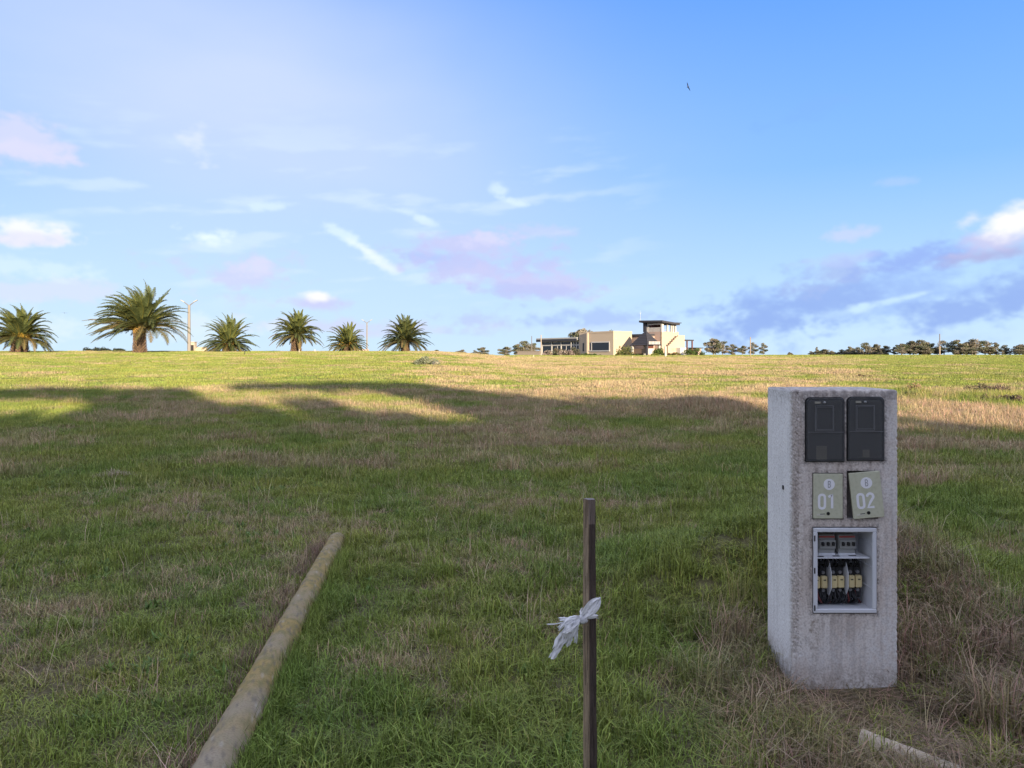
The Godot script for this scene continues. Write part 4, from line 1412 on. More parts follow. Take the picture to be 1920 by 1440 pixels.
func fuse_box() -> void:
	var b := Node3D.new()
	b.name = "fuse_box"
	pil.add_child(b, true)
	var pvc := mat(Color(0.68, 0.69, 0.72), 0.45)
	var x0 := lx(1524.5)
	var x1 := lx(1642.5)
	var y0 := ly(1149)
	var y1 := ly(990)
	part("frame", frame_mesh(x0, y0, x1, y1, 0.020, 0.014), pvc, b, Vector3(0, 0, 0.009))
	# inner case
	var c := MB.new()
	var i0 := x0 + 0.006
	var i1 := x1 - 0.006
	var j0 := y0 + 0.006
	var j1 := y1 - 0.006
	var dp := -0.185
	c.box(Vector3(i0, (j0 + j1) / 2, dp / 2), Vector3(0.004, j1 - j0, -dp))
	c.box(Vector3(i1, (j0 + j1) / 2, dp / 2), Vector3(0.004, j1 - j0, -dp))
	c.box(Vector3((i0 + i1) / 2, j0, dp / 2), Vector3(i1 - i0 - 0.006, 0.004, -dp))
	c.box(Vector3((i0 + i1) / 2, j1, dp / 2), Vector3(i1 - i0 - 0.006, 0.004, -dp))
	c.box(Vector3((i0 + i1) / 2, (j0 + j1) / 2, dp), Vector3(i1 - i0 + 0.003, j1 - j0 + 0.003, 0.004))
	part("case", c.mesh(), pvc, b)
	for y in [0.26, 0.52, 0.80]:
		boxpart("case_rib", Vector3(i1 - 0.005, lerpf(j0, j1, y), -0.09), Vector3(0.006, 0.006, 0.15), pvc, b, 0.001)
	for k in 3: boxpart("hinge", Vector3(x0 + 0.004, lerpf(y0, y1, [0.06, 0.5, 0.88][k]), 0.0105), Vector3(0.006, 0.028, 0.004), M.dark, b, 0.001)
	# shelf; thin dark boxes stand for the shade inside its cable slots
	var sy := ly(1048)
	boxpart("shelf", Vector3((i0 + i1) * 0.5 - 0.008, sy, -0.085), Vector3(i1 - i0 - 0.022, 0.005, 0.15), pvc, b, 0.001)
	for k in 3: boxpart("slot_shade", Vector3(i0 + 0.04 + k * 0.085, sy + 0.003, -0.03 - 0.01 * k), Vector3(0.036, 0.002, 0.012), M.dark, b)
	# two three-pole breakers
	var bk := mat(Color(0.34, 0.34, 0.32), 0.5)
	var red := mat(Color(0.45, 0.09, 0.08), 0.6)
	for k in 2:
		var bx := inx([1551.5, 1589.5][k], 0.06)
		var by := iny(1021, 0.06)
		boxpart("breaker", Vector3(bx, by, -0.095), Vector3(0.084, 0.092, 0.05), bk, b, 0.003)
		boxpart("breaker_nose", Vector3(bx, by, -0.063), Vector3(0.082, 0.044, 0.014), bk, b, 0.003)
		boxpart("red_strip", Vector3(bx, by + 0.036, -0.0685), Vector3(0.078, 0.008, 0.003), red, b)
		boxpart("mounting_rail", Vector3(bx, by - 0.050, -0.073), Vector3(0.082, 0.009, 0.012), pvc, b)
		for q in 3: boxpart("toggle", Vector3(bx - 0.026 + q * 0.026, by + 0.004, -0.051), Vector3(0.012, 0.018, 0.016), M.dark, b, 0.002)
	# fuse carriers with cream handles, partitions, tangled leads
	var cream := mat(Color(0.72, 0.60, 0.32), 0.5)
	var fb := mat(Color(0.035, 0.035, 0.038), 0.55)
	var fx := [1531.0, 1545.0, 1563.5, 1576.5, 1596.0, 1609.5]
	for k in 6:
		var x := inx(fx[k], 0.08)
		var yy := iny(1092.0 - 0.4 * k, 0.08)
		var ww := 0.036
		boxpart("fuse_base", Vector3(x, yy - 0.004, -0.12), Vector3(0.033, 0.165, 0.05), fb, b, 0.004)
		boxpart("fuse_handle", Vector3(x, yy, -0.082), Vector3(ww * 0.86, 0.060, 0.024), cream, b, 0.004)
		boxpart("fuse_print", Vector3(x, yy + 0.012, -0.0695), Vector3(0.012, 0.005, 0.001), M.dark, b)
		for s in [-1.0, 1.0]:
			var t := MB.new()
			t.tube([Vector3(x, yy + s * 0.045, -0.096), Vector3(x, yy + s * 0.045, -0.086)], [0.009, 0.008], 10)
			part("terminal_screw", t.mesh(), mat(Color(0.22, 0.22, 0.23), 0.4), b)
	for px in [1557.5, 1589.0]:
		var p := MB.new()
		var x := inx(px, 0.06)
		var prof2 := [Vector2(-0.15, ly(1060)), Vector2(-0.080, ly(1060)), Vector2(-0.050, ly(1080)), Vector2(-0.050, ly(1110)), Vector2(-0.08, ly(1126)), Vector2(-0.15, ly(1126))]
		for s in [-1.0, 1.0]:
			var o := Vector3(x + 0.0015 * s, 0, 0)
			for k in range(1, 5):
				var a := o + Vector3(0, prof2[0].y, prof2[0].x)
				var bb := o + Vector3(0, prof2[k].y, prof2[k].x)
				var cc := o + Vector3(0, prof2[k + 1].y, prof2[k + 1].x)
				if s > 0: p.tri(a, cc, bb)
				else: p.tri(a, bb, cc)
		for k in 6:
			var a := Vector3(x, prof2[k].y, prof2[k].x)
			var e := Vector3(x, prof2[(k + 1) % 6].y, prof2[(k + 1) % 6].x)
			var s := Vector3(0.0015, 0, 0)
			p.quad(a - s, e - s, e + s, a + s)
		part("partition", p.mesh(), pvc, b)
	rng.seed = 51
	var cable := mat(Color(0.02, 0.02, 0.022), 0.45)
	var cable2 := mat(Color(0.14, 0.03, 0.03), 0.5)
	for k in 34:
		var t := MB.new()
		var xa := lerpf(i0 + 0.02, i0 + 0.255, (k + rng.randf()) / 34.0)
		var ya := ly(1118)
		var p0 := Vector3(xa, ya + rng.randf_range(-0.01, 0.02), -0.11)
		var p1 := Vector3(xa + rng.randf_range(-0.03, 0.03), ya - 0.03, rng.randf_range(-0.08, -0.04))
		var p2 := Vector3(xa + rng.randf_range(-0.05, 0.05), ya - 0.055, rng.randf_range(-0.10, -0.04))
		var p3 := Vector3(xa + rng.randf_range(-0.04, 0.04), j0 + 0.004, -0.13)
		var pts := []
		for q in 9:
			var f := q / 8.0
			pts.append(p0.bezier_interpolate(p1, p2, p3, f))
		var rad := []
		for q in 9: rad.append(0.0052)
		t.tube(pts, rad, 7)
		part("lead", t.mesh(), cable2 if k % 7 == 5 else cable, b)
	for k in 24:
		var t := MB.new()
		var xa := lerpf(i0 + 0.02, i0 + 0.26, (k + rng.randf()) / 24.0)
		var ya := ly(1073)
		var p0 := Vector3(xa, ya, -0.10)
		var p1 := Vector3(xa + rng.randf_range(-0.03, 0.03), ya + 0.02, rng.randf_range(-0.07, -0.04))
		var p2 := Vector3(xa + rng.randf_range(-0.03, 0.03), ya + 0.04, rng.randf_range(-0.09, -0.05))
		var p3 := Vector3(xa + rng.randf_range(-0.02, 0.02), sy - 0.004, -0.12)
		var pts := []
		var rad := []
		for q in 9:
			pts.append(p0.bezier_interpolate(p1, p2, p3, q / 8.0))
			rad.append(0.0045)
		t.tube(pts, rad, 7)
		part("lead", t.mesh(), cable, b)


# ------------------------------------------------------------------ fallen concrete posts
func concrete_post(a: Vector3, b: Vector3, r0: float, r1: float, moss: float) -> ArrayMesh:
	var n := 150
	var sides := 40
	var mb := MB.new()
	var t := (b - a).normalized()
	var x := Vector3.UP.cross(t).normalized()
	var y := t.cross(x)
	var len := (b - a).length()
	for j in n + 1:
		var f := float(j) / n
		var r := lerpf(r0, r1, f)
		if j == 0 or j == n: r -= 0.012
		for s in sides:
			var an := TAU * s / sides
			var u := x * cos(an) + y * sin(an)
			var p := a.lerp(b, f)
			var q := p + u * r
			var am := n_hi.get_noise_3d(q.x * 3.0, q.y * 3.0, q.z * 3.0) * 0.005 + n_hi.get_noise_3d(q.x * 12.0, q.y * 12.0, q.z * 12.0) * 0.002
			# transverse cracks
			var cr := absf(fposmod(f * len * 1.7 + 0.06 * sin(an * 2.0) + 0.15 * n_mid.get_noise_1d(f * 30.0), 1.0) - 0.5)
			if cr < 0.012: am -= 0.006
			mb.v.append(q + u * am)
			mb.n.append(u)
			var n1 := n_hi.get_noise_3d(q.x * 1.1, q.y * 1.1, q.z * 1.1)
			var n2 := n_hi.get_noise_3d(q.x * 7.0, q.y * 7.0, q.z * 7.0)
			var n3 := n_hi.get_noise_3d(q.x * 34.0, q.y * 34.0, q.z * 34.0)
			var c := Color(0.33, 0.275, 0.20).lerp(Color(0.42, 0.355, 0.27), clampf(0.5 + n2, 0.0, 1.0))
			if moss <= 0.0: c = Color(c.r * 1.6, c.g * 1.6, c.b * 1.65)
			var ms := clampf(moss * (0.85 + n1 * 0.9 + n2 * 0.6) * smoothstep(0.15, 0.45, f), 0.0, 1.0)
			c = c.lerp(Color(0.42, 0.30, 0.10).lerp(Color(0.25, 0.21, 0.085), clampf(0.5 + n2 * 1.4, 0.0, 1.0)), ms * 0.95)
			if n3 > 0.56: c = c.lerp(Color(0.56, 0.52, 0.46), 0.4)
			elif n3 < -0.42: c = c.lerp(Color(0.16, 0.14, 0.12), 0.6)
			mb.c.append(c)
	for j in n:
		for s in sides:
			var q := j * sides + s
			var e := j * sides + (s + 1) % sides
			mb.i.append_array(PackedInt32Array([q, q + sides, e, e, q + sides, e + sides]))
	mb.col = Color(0.42, 0.38, 0.33)
	for e in 2:
		var j := 0 if e == 0 else n
		for s in range(1, sides - 1):
			if e == 0: mb.tri(mb.v[j * sides], mb.v[j * sides + s + 1], mb.v[j * sides + s])
			else: mb.tri(mb.v[j * sides], mb.v[j * sides + s], mb.v[j * sides + s + 1])
	return mb.mesh()

func build_fallen_posts() -> void:
	var a := Vector3(-1.0, 0.018, -1.5)
	var b := Vector3(-1.50, 0.025, -6.62)
	a.y += gh(a.x, a.z)
	b.y += gh(b.x, b.z)
	var o := thing("fallen_post", "long round concrete post stained with ochre lichen lying in the grass", "concrete post", Vector3.ZERO)
	part("shaft", concrete_post(a, b, 0.088, 0.074, 1.0), M.concrete, o)
	var a2 := Vector3(1.45, 0.012, -3.22)
	var b2 := Vector3(1.76, -0.04, -3.0)
	a2.y += gh(a2.x, a2.z)
	b2.y += gh(b2.x, b2.z)
	o = thing("broken_post", "short pale broken post half buried in dry grass below the meter pillar", "concrete post", Vector3.ZERO)
	part("shaft", concrete_post(a2, b2, 0.062, 0.058, 0.0), M.concrete, o)


# ------------------------------------------------------------------ stake with the white rag
func build_stake() -> void:
	var d := 2.7
	var at := Vector3((1107.0 - CX) / FOCAL * d, gh(0.27, -d), -d)
	var top := yat(936, d) - at.y
	var t := thing("survey_stake", "weathered brown wooden stake with a split pale edge standing in grass", "stake", at)
	var mb := MB.new()
	var n := 90
	# section: pale split face at the left, dark sawn face at the right
	var sec := [Vector2(-0.021, -0.012), Vector2(-0.006, 0.017), Vector2(0.021, 0.012), Vector2(0.017, -0.018), Vector2(-0.008, -0.022)]
	var tone := [Color(0.30, 0.225, 0.15), Color(0.075, 0.055, 0.045), Color(0.07, 0.055, 0.045), Color(0.10, 0.08, 0.06), Color(0.16, 0.12, 0.09)]
	var cuts := 8
	for s in 5:
		for q in cuts:
			for j in n:
				var pts := []
				for e in [[j, q], [j, q + 1], [j + 1, q + 1], [j + 1, q]]:
					var f := float(e[0]) / n
					var g := float(e[1]) / cuts
					var p: Vector2 = sec[s].lerp(sec[(s + 1) % 5], g)
					var wd := lerpf(1.16, 0.92, f)
					var knot := exp(-pow((f - 0.19) / 0.02, 2.0)) * 0.006 + exp(-pow((f - 0.10) / 0.015, 2.0)) * 0.004
					var z := n_hi.get_noise_3d(p.x * 60.0, f * 1.4, p.y * 60.0 + 7.0) * 0.0042
					var pp := p * wd + p.normalized() * (z + (knot if s == 0 or s == 4 else 0.0))
					pts.append(Vector3(pp.x - 0.004 * f, -0.15 + f * (top + 0.15), pp.y))
				var fm := (j + 0.5) / n
				var k := n_hi.get_noise_3d(s * 3.0 + q * 1.7, fm * 5.0, 3.0)
				var k2 := n_hi.get_noise_3d(s * 3.0 + q * 0.4, fm * 1.2, 13.0)
				var c: Color = tone[s]
				if s == 0 and k2 > 0.25: c = c.lerp(tone[1], 0.6)
				if s == 1 and (q == 0 or (q == 1 and k2 > 0.1)): c = c.lerp(Color(0.30, 0.22, 0.14), 0.7)
				if s == 1 and fm > 0.93: c = c.lerp(Color(0.22, 0.17, 0.14), 0.75)
				if s == 0 and fm < 0.22: c = c.lerp(Color(0.16, 0.15, 0.08), 0.6)
				var tn := 1.0 + k * 0.55
				mb.col = Color(c.r * tn, c.g * tn, c.b * tn)
				mb.quad(pts[0], pts[3], pts[2], pts[1]) if false else mb.quad(pts[0], pts[1], pts[2], pts[3])
	part("shaft", mb.mesh(), M.wood, t)
	var cap := MB.new()
	cap.col = Color(0.34, 0.29, 0.27)
	var tp := []
	for s in 5: tp.append(Vector3(sec[s].x * 0.92 - 0.004, top, sec[s].y * 0.92))
	for s in range(1, 4): cap.tri(tp[0], tp[s], tp[s + 1])
	part("top_end", cap.mesh(), M.wood, t, Vector3(0, 0.0005, 0))
	# rag
	var rh := yat(1152, d)
	var rag := thing("white_rag", "torn strips of white rag knotted round the wooden stake", "rag", Vector3(at.x, rh, at.z))
	var cloth := mat(Color(0.88, 0.87, 0.88), 0.8, true)
	cloth.backlight_enabled = true
	cloth.backlight = Color(0.35, 0.35, 0.36)
	cloth.cull_mode = BaseMaterial3D.CULL_DISABLED
	M.cloth = cloth
	var m := d / FOCAL          # metres for one photo pixel at the stake
	# band round the stake
	var bm := MB.new()
	var ring := []
	for k in 15:
		var an := TAU * k / 14.0
		ring.append(Vector3(cos(an) * 0.028 - 0.003, 0.006 * sin(an * 2.0) - 0.008 * cos(an), sin(an) * 0.027))
	ribbon(bm, ring, 0.016, 1, 0.1)
	part("band", bm.mesh(), cloth, rag)
	var kn := MB.new()
	kn.col = Color(0.8, 0.8, 0.82)
	var kp := []
	var kr := []
	for k in 9:
		kp.append(Vector3(-0.030 + 0.010 * sin(k * 1.7), -0.008 + 0.020 * (k / 8.0 - 0.5), 0.030 + 0.006 * cos(k * 2.1)))
		kr.append([0.004, 0.010, 0.013, 0.011, 0.014, 0.012, 0.013, 0.009, 0.003][k])
	kn.tube(kp, kr, 9)
	part("knot", kn.mesh(), cloth, rag)
	# loop standing off to the upper right
	var lp := MB.new()
	rng.seed = 9
	var q0 := Vector3(-0.036, 0.0, 0.034)
	var tip := Vector3(0.028, 0.070, 0.044)
	ribbon(lp, curve([q0, Vector3(-0.030, 0.040, 0.056), Vector3(0.002, 0.076, 0.052), tip]), 0.013, 1, 0.6, true)
	ribbon(lp, curve([tip, Vector3(0.030, 0.046, 0.052), Vector3(0.006, 0.014, 0.056), q0]), 0.015, 1, 0.6, true)
	ribbon(lp, curve([q0, Vector3(-0.014, 0.030, 0.050), Vector3(0.012, 0.048, 0.046), tip]), 0.030, 2, 0.7, true)
	part("loop", lp.mesh(), cloth, rag)
	# tails: end point in photo pixels from the knot, width in metres
	var ends := [[-40, -4, 0.013], [-60, -14, 0.004], [-42, -20, 0.016], [-30, -38, 0.026], [-54, -80, 0.024], [-44, -62, 0.030], [-10, -50, 0.012], [-24, -56, 0.015], [-36, -50, 0.010], [-34, -28, 0.008]]
	for e in ends:
		var tb := MB.new()
		var end := Vector3(e[0] * m, e[1] * m, 0.02 + rng.randf_range(-0.02, 0.03)) + q0 * Vector3(1, 1, 0)
		var c1 := q0.lerp(end, 0.3) + Vector3(rng.randf_range(-0.02, 0.012), rng.randf_range(-0.012, 0.026), rng.randf_range(0.0, 0.03))
		var c2 := q0.lerp(end, 0.7) + Vector3(rng.randf_range(-0.02, 0.02), rng.randf_range(-0.02, 0.02), rng.randf_range(-0.015, 0.03))
		ribbon(tb, curve([q0, c1, c2, end]), e[2], 2, 1.2)
		part("strip", tb.mesh(), cloth, rag)

func curve(p: Array) -> Array:
	var out := []
	for k in 17:
		out.append((p[0] as Vector3).bezier_interpolate(p[1], p[2], p[3], k / 16.0))
	return out

# crumpled strip of cloth along a path
func ribbon(mb: MB, pts: Array, width: float, folds: int, crumple: float, leafy := false) -> void:
	var nn := 7
	var k0 := mb.v.size()
	var off := rng.randf() * 50.0
	for j in pts.size():
		var t: Vector3 = (pts[mini(j + 1, pts.size() - 1)] - pts[maxi(j - 1, 0)]).normalized()
		var s := t.cross(Vector3(0.2, 0.3, 1.0)).normalized()
		var u := s.cross(t)
		var f := float(j) / (pts.size() - 1)
		var w := width * (0.45 + 0.55 * sin(minf(f * 1.7 + 0.12, 1.0) * PI * 0.5)) * (1.0 + 0.25 * n_hi.get_noise_2d(f * 3.0 + off, 1.0))
		if leafy: w = width * (0.25 + 0.75 * sin(f * PI))
		for q in nn:
			var g := float(q) / (nn - 1) - 0.5
			var fold := sin(g * folds * 5.0 + f * 6.0 + off) * width * 0.16 + n_hi.get_noise_3d(f * 2.6 + off, g * 3.0, 2.0) * width * 0.3 * crumple
			var frayed := n_hi.get_noise_2d(g * 7.0 + off, 4.0) * 0.012 if j == pts.size() - 1 else 0.0
			mb.v.append(pts[j] + s * (g * w) + u * fold + t * frayed)
			mb.c.append(Color.WHITE)
	var m := pts.size()
	var st := mb.v
	for j in m:
		for q in nn:
			var a := st[k0 + j * nn + mini(q + 1, nn - 1)] - st[k0 + j * nn + maxi(q - 1, 0)]
			var b := st[k0 + mini(j + 1, m - 1) * nn + q] - st[k0 + maxi(j - 1, 0) * nn + q]
			mb.n.append(a.cross(b).normalized())
	for j in m - 1:
		for q in nn - 1:
			var a := k0 + j * nn + q
			mb.i.append_array(PackedInt32Array([a, a + nn, a + 1, a + 1, a + nn, a + nn + 1]))


# ------------------------------------------------------------------ shrubs and brush
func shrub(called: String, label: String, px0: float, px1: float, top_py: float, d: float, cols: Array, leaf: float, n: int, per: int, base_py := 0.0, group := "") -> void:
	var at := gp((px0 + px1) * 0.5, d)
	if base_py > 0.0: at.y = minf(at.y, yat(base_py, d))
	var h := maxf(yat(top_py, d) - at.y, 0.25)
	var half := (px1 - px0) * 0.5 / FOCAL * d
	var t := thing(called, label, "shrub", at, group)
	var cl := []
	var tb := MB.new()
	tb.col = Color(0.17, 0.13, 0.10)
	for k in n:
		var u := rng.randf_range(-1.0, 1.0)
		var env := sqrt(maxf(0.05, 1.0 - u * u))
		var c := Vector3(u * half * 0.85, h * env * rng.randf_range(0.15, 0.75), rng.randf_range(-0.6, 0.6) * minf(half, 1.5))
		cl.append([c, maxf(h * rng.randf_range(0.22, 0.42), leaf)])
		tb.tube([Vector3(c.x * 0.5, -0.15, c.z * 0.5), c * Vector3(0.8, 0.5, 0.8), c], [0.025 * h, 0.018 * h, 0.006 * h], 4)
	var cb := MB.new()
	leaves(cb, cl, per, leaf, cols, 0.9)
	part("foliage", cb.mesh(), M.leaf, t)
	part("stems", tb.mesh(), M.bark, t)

func build_shrubs() -> void:
	rng.seed = 404
	var purple := [Color(0.24, 0.19, 0.18), Color(0.20, 0.17, 0.15), Color(0.30, 0.25, 0.22)]
	var sage := [Color(0.22, 0.24, 0.17), Color(0.30, 0.28, 0.22), Color(0.18, 0.21, 0.13)]
	var green := [Color(0.05, 0.085, 0.025), Color(0.07, 0.11, 0.03), Color(0.09, 0.12, 0.035)]
	var lime := [Color(0.16, 0.20, 0.05), Color(0.20, 0.22, 0.06)]
	var brown := [Color(0.16, 0.11, 0.085), Color(0.22, 0.16, 0.12), Color(0.12, 0.09, 0.075)]
	shrub("shrub", "pale sage grey shrub mound alone where the green lawn turns dry", 774, 824, 667, 46, sage, 0.10, 22, 150, 687)
	# before the house
	shrub("shrub", "small pinkish grey shrub at the end of the glazed wing", 1018, 1036, 655, 160, purple, 0.28, 9, 80, 667)
	shrub("shrub", "tall dull shrub before the middle panes of the glazed wing", 1036, 1056, 650, 162, [Color(0.12, 0.12, 0.08), Color(0.15, 0.13, 0.10)], 0.28, 10, 90, 667)
	shrub("shrub", "wide pinkish grey shrub before the glazed wing", 1045, 1078, 655, 158, purple, 0.28, 14, 90, 667)
	shrub("shrub", "dark dull shrub before the end panes beside the slit window", 1064, 1086, 649, 163, [Color(0.10, 0.10, 0.07), Color(0.14, 0.11, 0.09)], 0.28, 10, 90, 667)
	shrub("hedge", "low dark green hedge under the large window of the house", 1072, 1136, 661, 154, green, 0.22, 26, 80, 671)
	shrub("hedge", "low dark green hedge before the pyramid roofed pavilion", 1134, 1215, 662, 150, green, 0.22, 28, 80, 671)
	shrub("shrub", "leafy climber against the sunlit side wall of the main block", 1158, 1186, 645, 161, [Color(0.14, 0.15, 0.05), Color(0.20, 0.13, 0.06), Color(0.09, 0.12, 0.04)], 0.25, 14, 90, 664)
	shrub("shrub", "rounded green bush at the foot of the stair tower", 1222, 1246, 652, 156, green, 0.24, 14, 90, 667)
	shrub("shrub", "yellow green bush beside the short white post", 1216, 1244, 661, 148, lime, 0.2, 16, 80, 671)
	shrub("shrub", "low brownish bush under the stepped stair wall", 1252, 1280, 658, 156, [Color(0.14, 0.14, 0.05), Color(0.18, 0.12, 0.07)], 0.22, 12, 80, 667)
	shrub("shrub", "scraggly bush under the pergola", 1284, 1302, 648, 164, green, 0.24, 10, 80, 667)
	shrub("shrub", "scraggly bush before the small low shed", 1300, 1318, 652, 166, green, 0.24, 10, 80, 667)
	shrub("brush_heap", "long heap of dead brown brush in the grass before the house", 1245, 1325, 669, 118, brown, 0.2, 34, 80, 684)
	shrub("brush_heap", "strip of dead brown brush in the dry grass before the pale utility pole", 1372, 1446, 683, 60, brown, 0.11, 26, 90, 693)
	shrub("shrub", "flat dark green scrub patch in the dry grass past the dead brush", 1496, 1548, 692, 47, [Color(0.07, 0.085, 0.035), Color(0.12, 0.11, 0.06)], 0.07, 20, 90, 702)
	shrub("shrub", "small dark weed patch in the field right behind the meter pillar", 1598, 1642, 702, 38, [Color(0.10, 0.10, 0.05), Color(0.20, 0.15, 0.09)], 0.06, 14, 90, 711)
	# rough ground past the pillar
	shrub("weed_clump", "tall brownish weeds in the lit grass past the pillar's edge", 1690, 1740, 716, 24, [Color(0.30, 0.20, 0.13), Color(0.24, 0.16, 0.10), Color(0.36, 0.26, 0.15)], 0.045, 20, 110, 748)
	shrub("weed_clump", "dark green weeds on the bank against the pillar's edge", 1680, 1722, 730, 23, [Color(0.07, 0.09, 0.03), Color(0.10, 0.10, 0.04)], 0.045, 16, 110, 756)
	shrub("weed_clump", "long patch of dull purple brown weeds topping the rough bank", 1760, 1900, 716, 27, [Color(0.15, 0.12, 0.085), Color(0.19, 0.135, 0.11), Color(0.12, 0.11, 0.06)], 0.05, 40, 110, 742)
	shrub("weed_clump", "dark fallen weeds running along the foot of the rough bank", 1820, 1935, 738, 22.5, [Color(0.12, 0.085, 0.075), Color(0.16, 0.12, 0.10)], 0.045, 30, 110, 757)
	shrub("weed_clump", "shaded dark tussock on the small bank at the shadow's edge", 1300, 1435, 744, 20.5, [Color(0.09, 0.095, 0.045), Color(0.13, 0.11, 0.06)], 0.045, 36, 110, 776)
	# heap of dry cut grass on the lawn
	var at := gp(216, 10.0)
	var t := thing("hay_heap", "small flat heap of dry cut grass lying on the mown lawn", "hay heap", at)
	var mb := MB.new()
	for k in 900:
		var an := rng.randf() * TAU
		var r := sqrt(rng.randf())
		var p := Vector3(cos(an) * r * 0.25, rng.randf() * 0.11 * (1.0 - r) + 0.01, sin(an) * r * 0.16)
		var tn := rng.randf_range(0.6, 1.0)
		mb.blade(p, rng.randf() * TAU, rng.randf_range(0.05, 0.13), 1.25, rng.randf_range(-0.2, 0.5), 0.005, Color(0.56 * tn, 0.44 * tn, 0.31 * tn))
	part("straw", mb.mesh(false), M.grass, t)


func build_birds() -> void:
	for a in [[1290.0, 163.0, 82.0, 0.85, 0.5, "distant gull gliding high with one wing dipped"], [121.0, 587.0, 110.0, 0.9, 0.06, "distant gull gliding level low over the crest"]]:
		var d: float = a[2]
		var at := Vector3((a[0] - CX) / FOCAL * d, yat(a[1], d), -d)
		var b := thing("bird", a[5], "bird", at)
		b.rotation = Vector3(0.1, 0.5, -a[4] * 2.0)
		var body := MB.new()
		body.col = Color(0.2, 0.22, 0.27)
		body.tube([Vector3(0, 0, 0.2), Vector3(0, 0.01, 0.08), Vector3(0, 0.015, -0.06), Vector3(0, 0.02, -0.16), Vector3(0, 0.015, -0.22)], [0.01, 0.045, 0.055, 0.035, 0.006], 8)
		part("body", body.mesh(), M.paint, b)
		for s in [-1.0, 1.0]:
			var w := MB.new()
			w.col = Color(0.16, 0.19, 0.25)
			var p0 := Vector3(0.03 * s, 0.03, -0.09)
			var p1 := Vector3(0.03 * s, 0.03, 0.06)
			var p2 := Vector3(0.24 * s, 0.10, 0.04)
			var p3 := Vector3(0.25 * s, 0.10, -0.10)
			var p4 := Vector3(0.52 * s, 0.03, 0.08)
			for u in [0.0, -0.008]:
				var o := Vector3(0, u, 0)
				if (s > 0) == (u == 0.0):
					w.quad(p0 + o, p1 + o, p2 + o, p3 + o)
					w.tri(p3 + o, p2 + o, p4 + o)
				else:
					w.quad(p3 + o, p2 + o, p1 + o, p0 + o)
					w.tri(p4 + o, p2 + o, p3 + o)
			part("wing", w.mesh(), M.paint, b)


# ------------------------------------------------------------------ grass
func tuft(radius: float, count: int, h: float, hv: float, w: float, lean: float, bend: float, dry_share: float, sd: int, t0 := 0.42, t1 := 0.80) -> ArrayMesh:
	rng.seed = sd
	var mb := MB.new()
	for k in count:
		var an := rng.randf() * TAU
		var r := sqrt(rng.randf()) * radius
		var t := rng.randf_range(t0, t1)
		var c := Color(t, t, t * rng.randf_range(0.8, 1.1))
		if rng.randf() < dry_share: c = Color(1.0, rng.randf_range(0.74, 0.88), 0.95)
		mb.blade(Vector3(cos(an) * r, -0.01, sin(an) * r), rng.randf() * TAU, h * rng.randf_range(1.0 - hv, 1.0 + hv), absf(rng.randfn(0.0, lean)), rng.randf_range(0.1, 1.0) * bend, w * rng.randf_range(0.7, 1.3), c)
	return mb.mesh(false)

class Bag:
	var mesh: Mesh
	var t: Array[Transform3D] = []
	var c := PackedColorArray()

func put(b: Bag, x: float, z: float, sx: float, sy: float, cl: Color) -> void:
	var an := rng.randf() * TAU
	var bs := Basis(Vector3.UP, an).scaled(Vector3(sx, sy, sx))
	b.t.append(Transform3D(bs, Vector3(x, gh(x, z), z)))
	var k := rng.randf_range(0.85, 1.15) / 0.62
	b.c.append(Color(cl.r * k, cl.g * k * rng.randf_range(0.94, 1.06), cl.b * k))

func lay(called: String, label: String, b: Bag) -> void:
	var mm := MultiMesh.new()
	mm.transform_format = MultiMesh.TRANSFORM_3D
	mm.use_colors = true
	mm.mesh = b.mesh
	mm.instance_count = b.t.size()
	for k in b.t.size():
		mm.set_instance_transform(k, b.t[k])
		mm.set_instance_color(k, b.c[k])
	var o := MultiMeshInstance3D.new()
	o.name = numbered(called)
	o.multimesh = mm
	o.material_override = M.grass
	add_child(o)
	o.set_meta("kind", "stuff")
	tag(o, label, "grass")

func blocked(x: float, d: float, r: float) -> bool:
	if x > 1.38 - r * 0.3 and x < 1.905 + r * 0.3 and d > 3.8 - r * 0.5 and d < 4.17 + r * 0.3: return true
	if absf((d - 3.22) + (x - 1.45) * 0.71) < 0.055 and x > 1.43 and x < 1.72: return true
	if bump2(x, d, -5.15, 10.0, 0.25, 0.16) > 0.4: return true
	if d < 6.66 + r * 0.2:
		var cx := lerpf(-1.0, -1.50, (d - 1.5) / 5.12)
		if absf(x - cx) < 0.06 + r * 0.2: return true
	return false

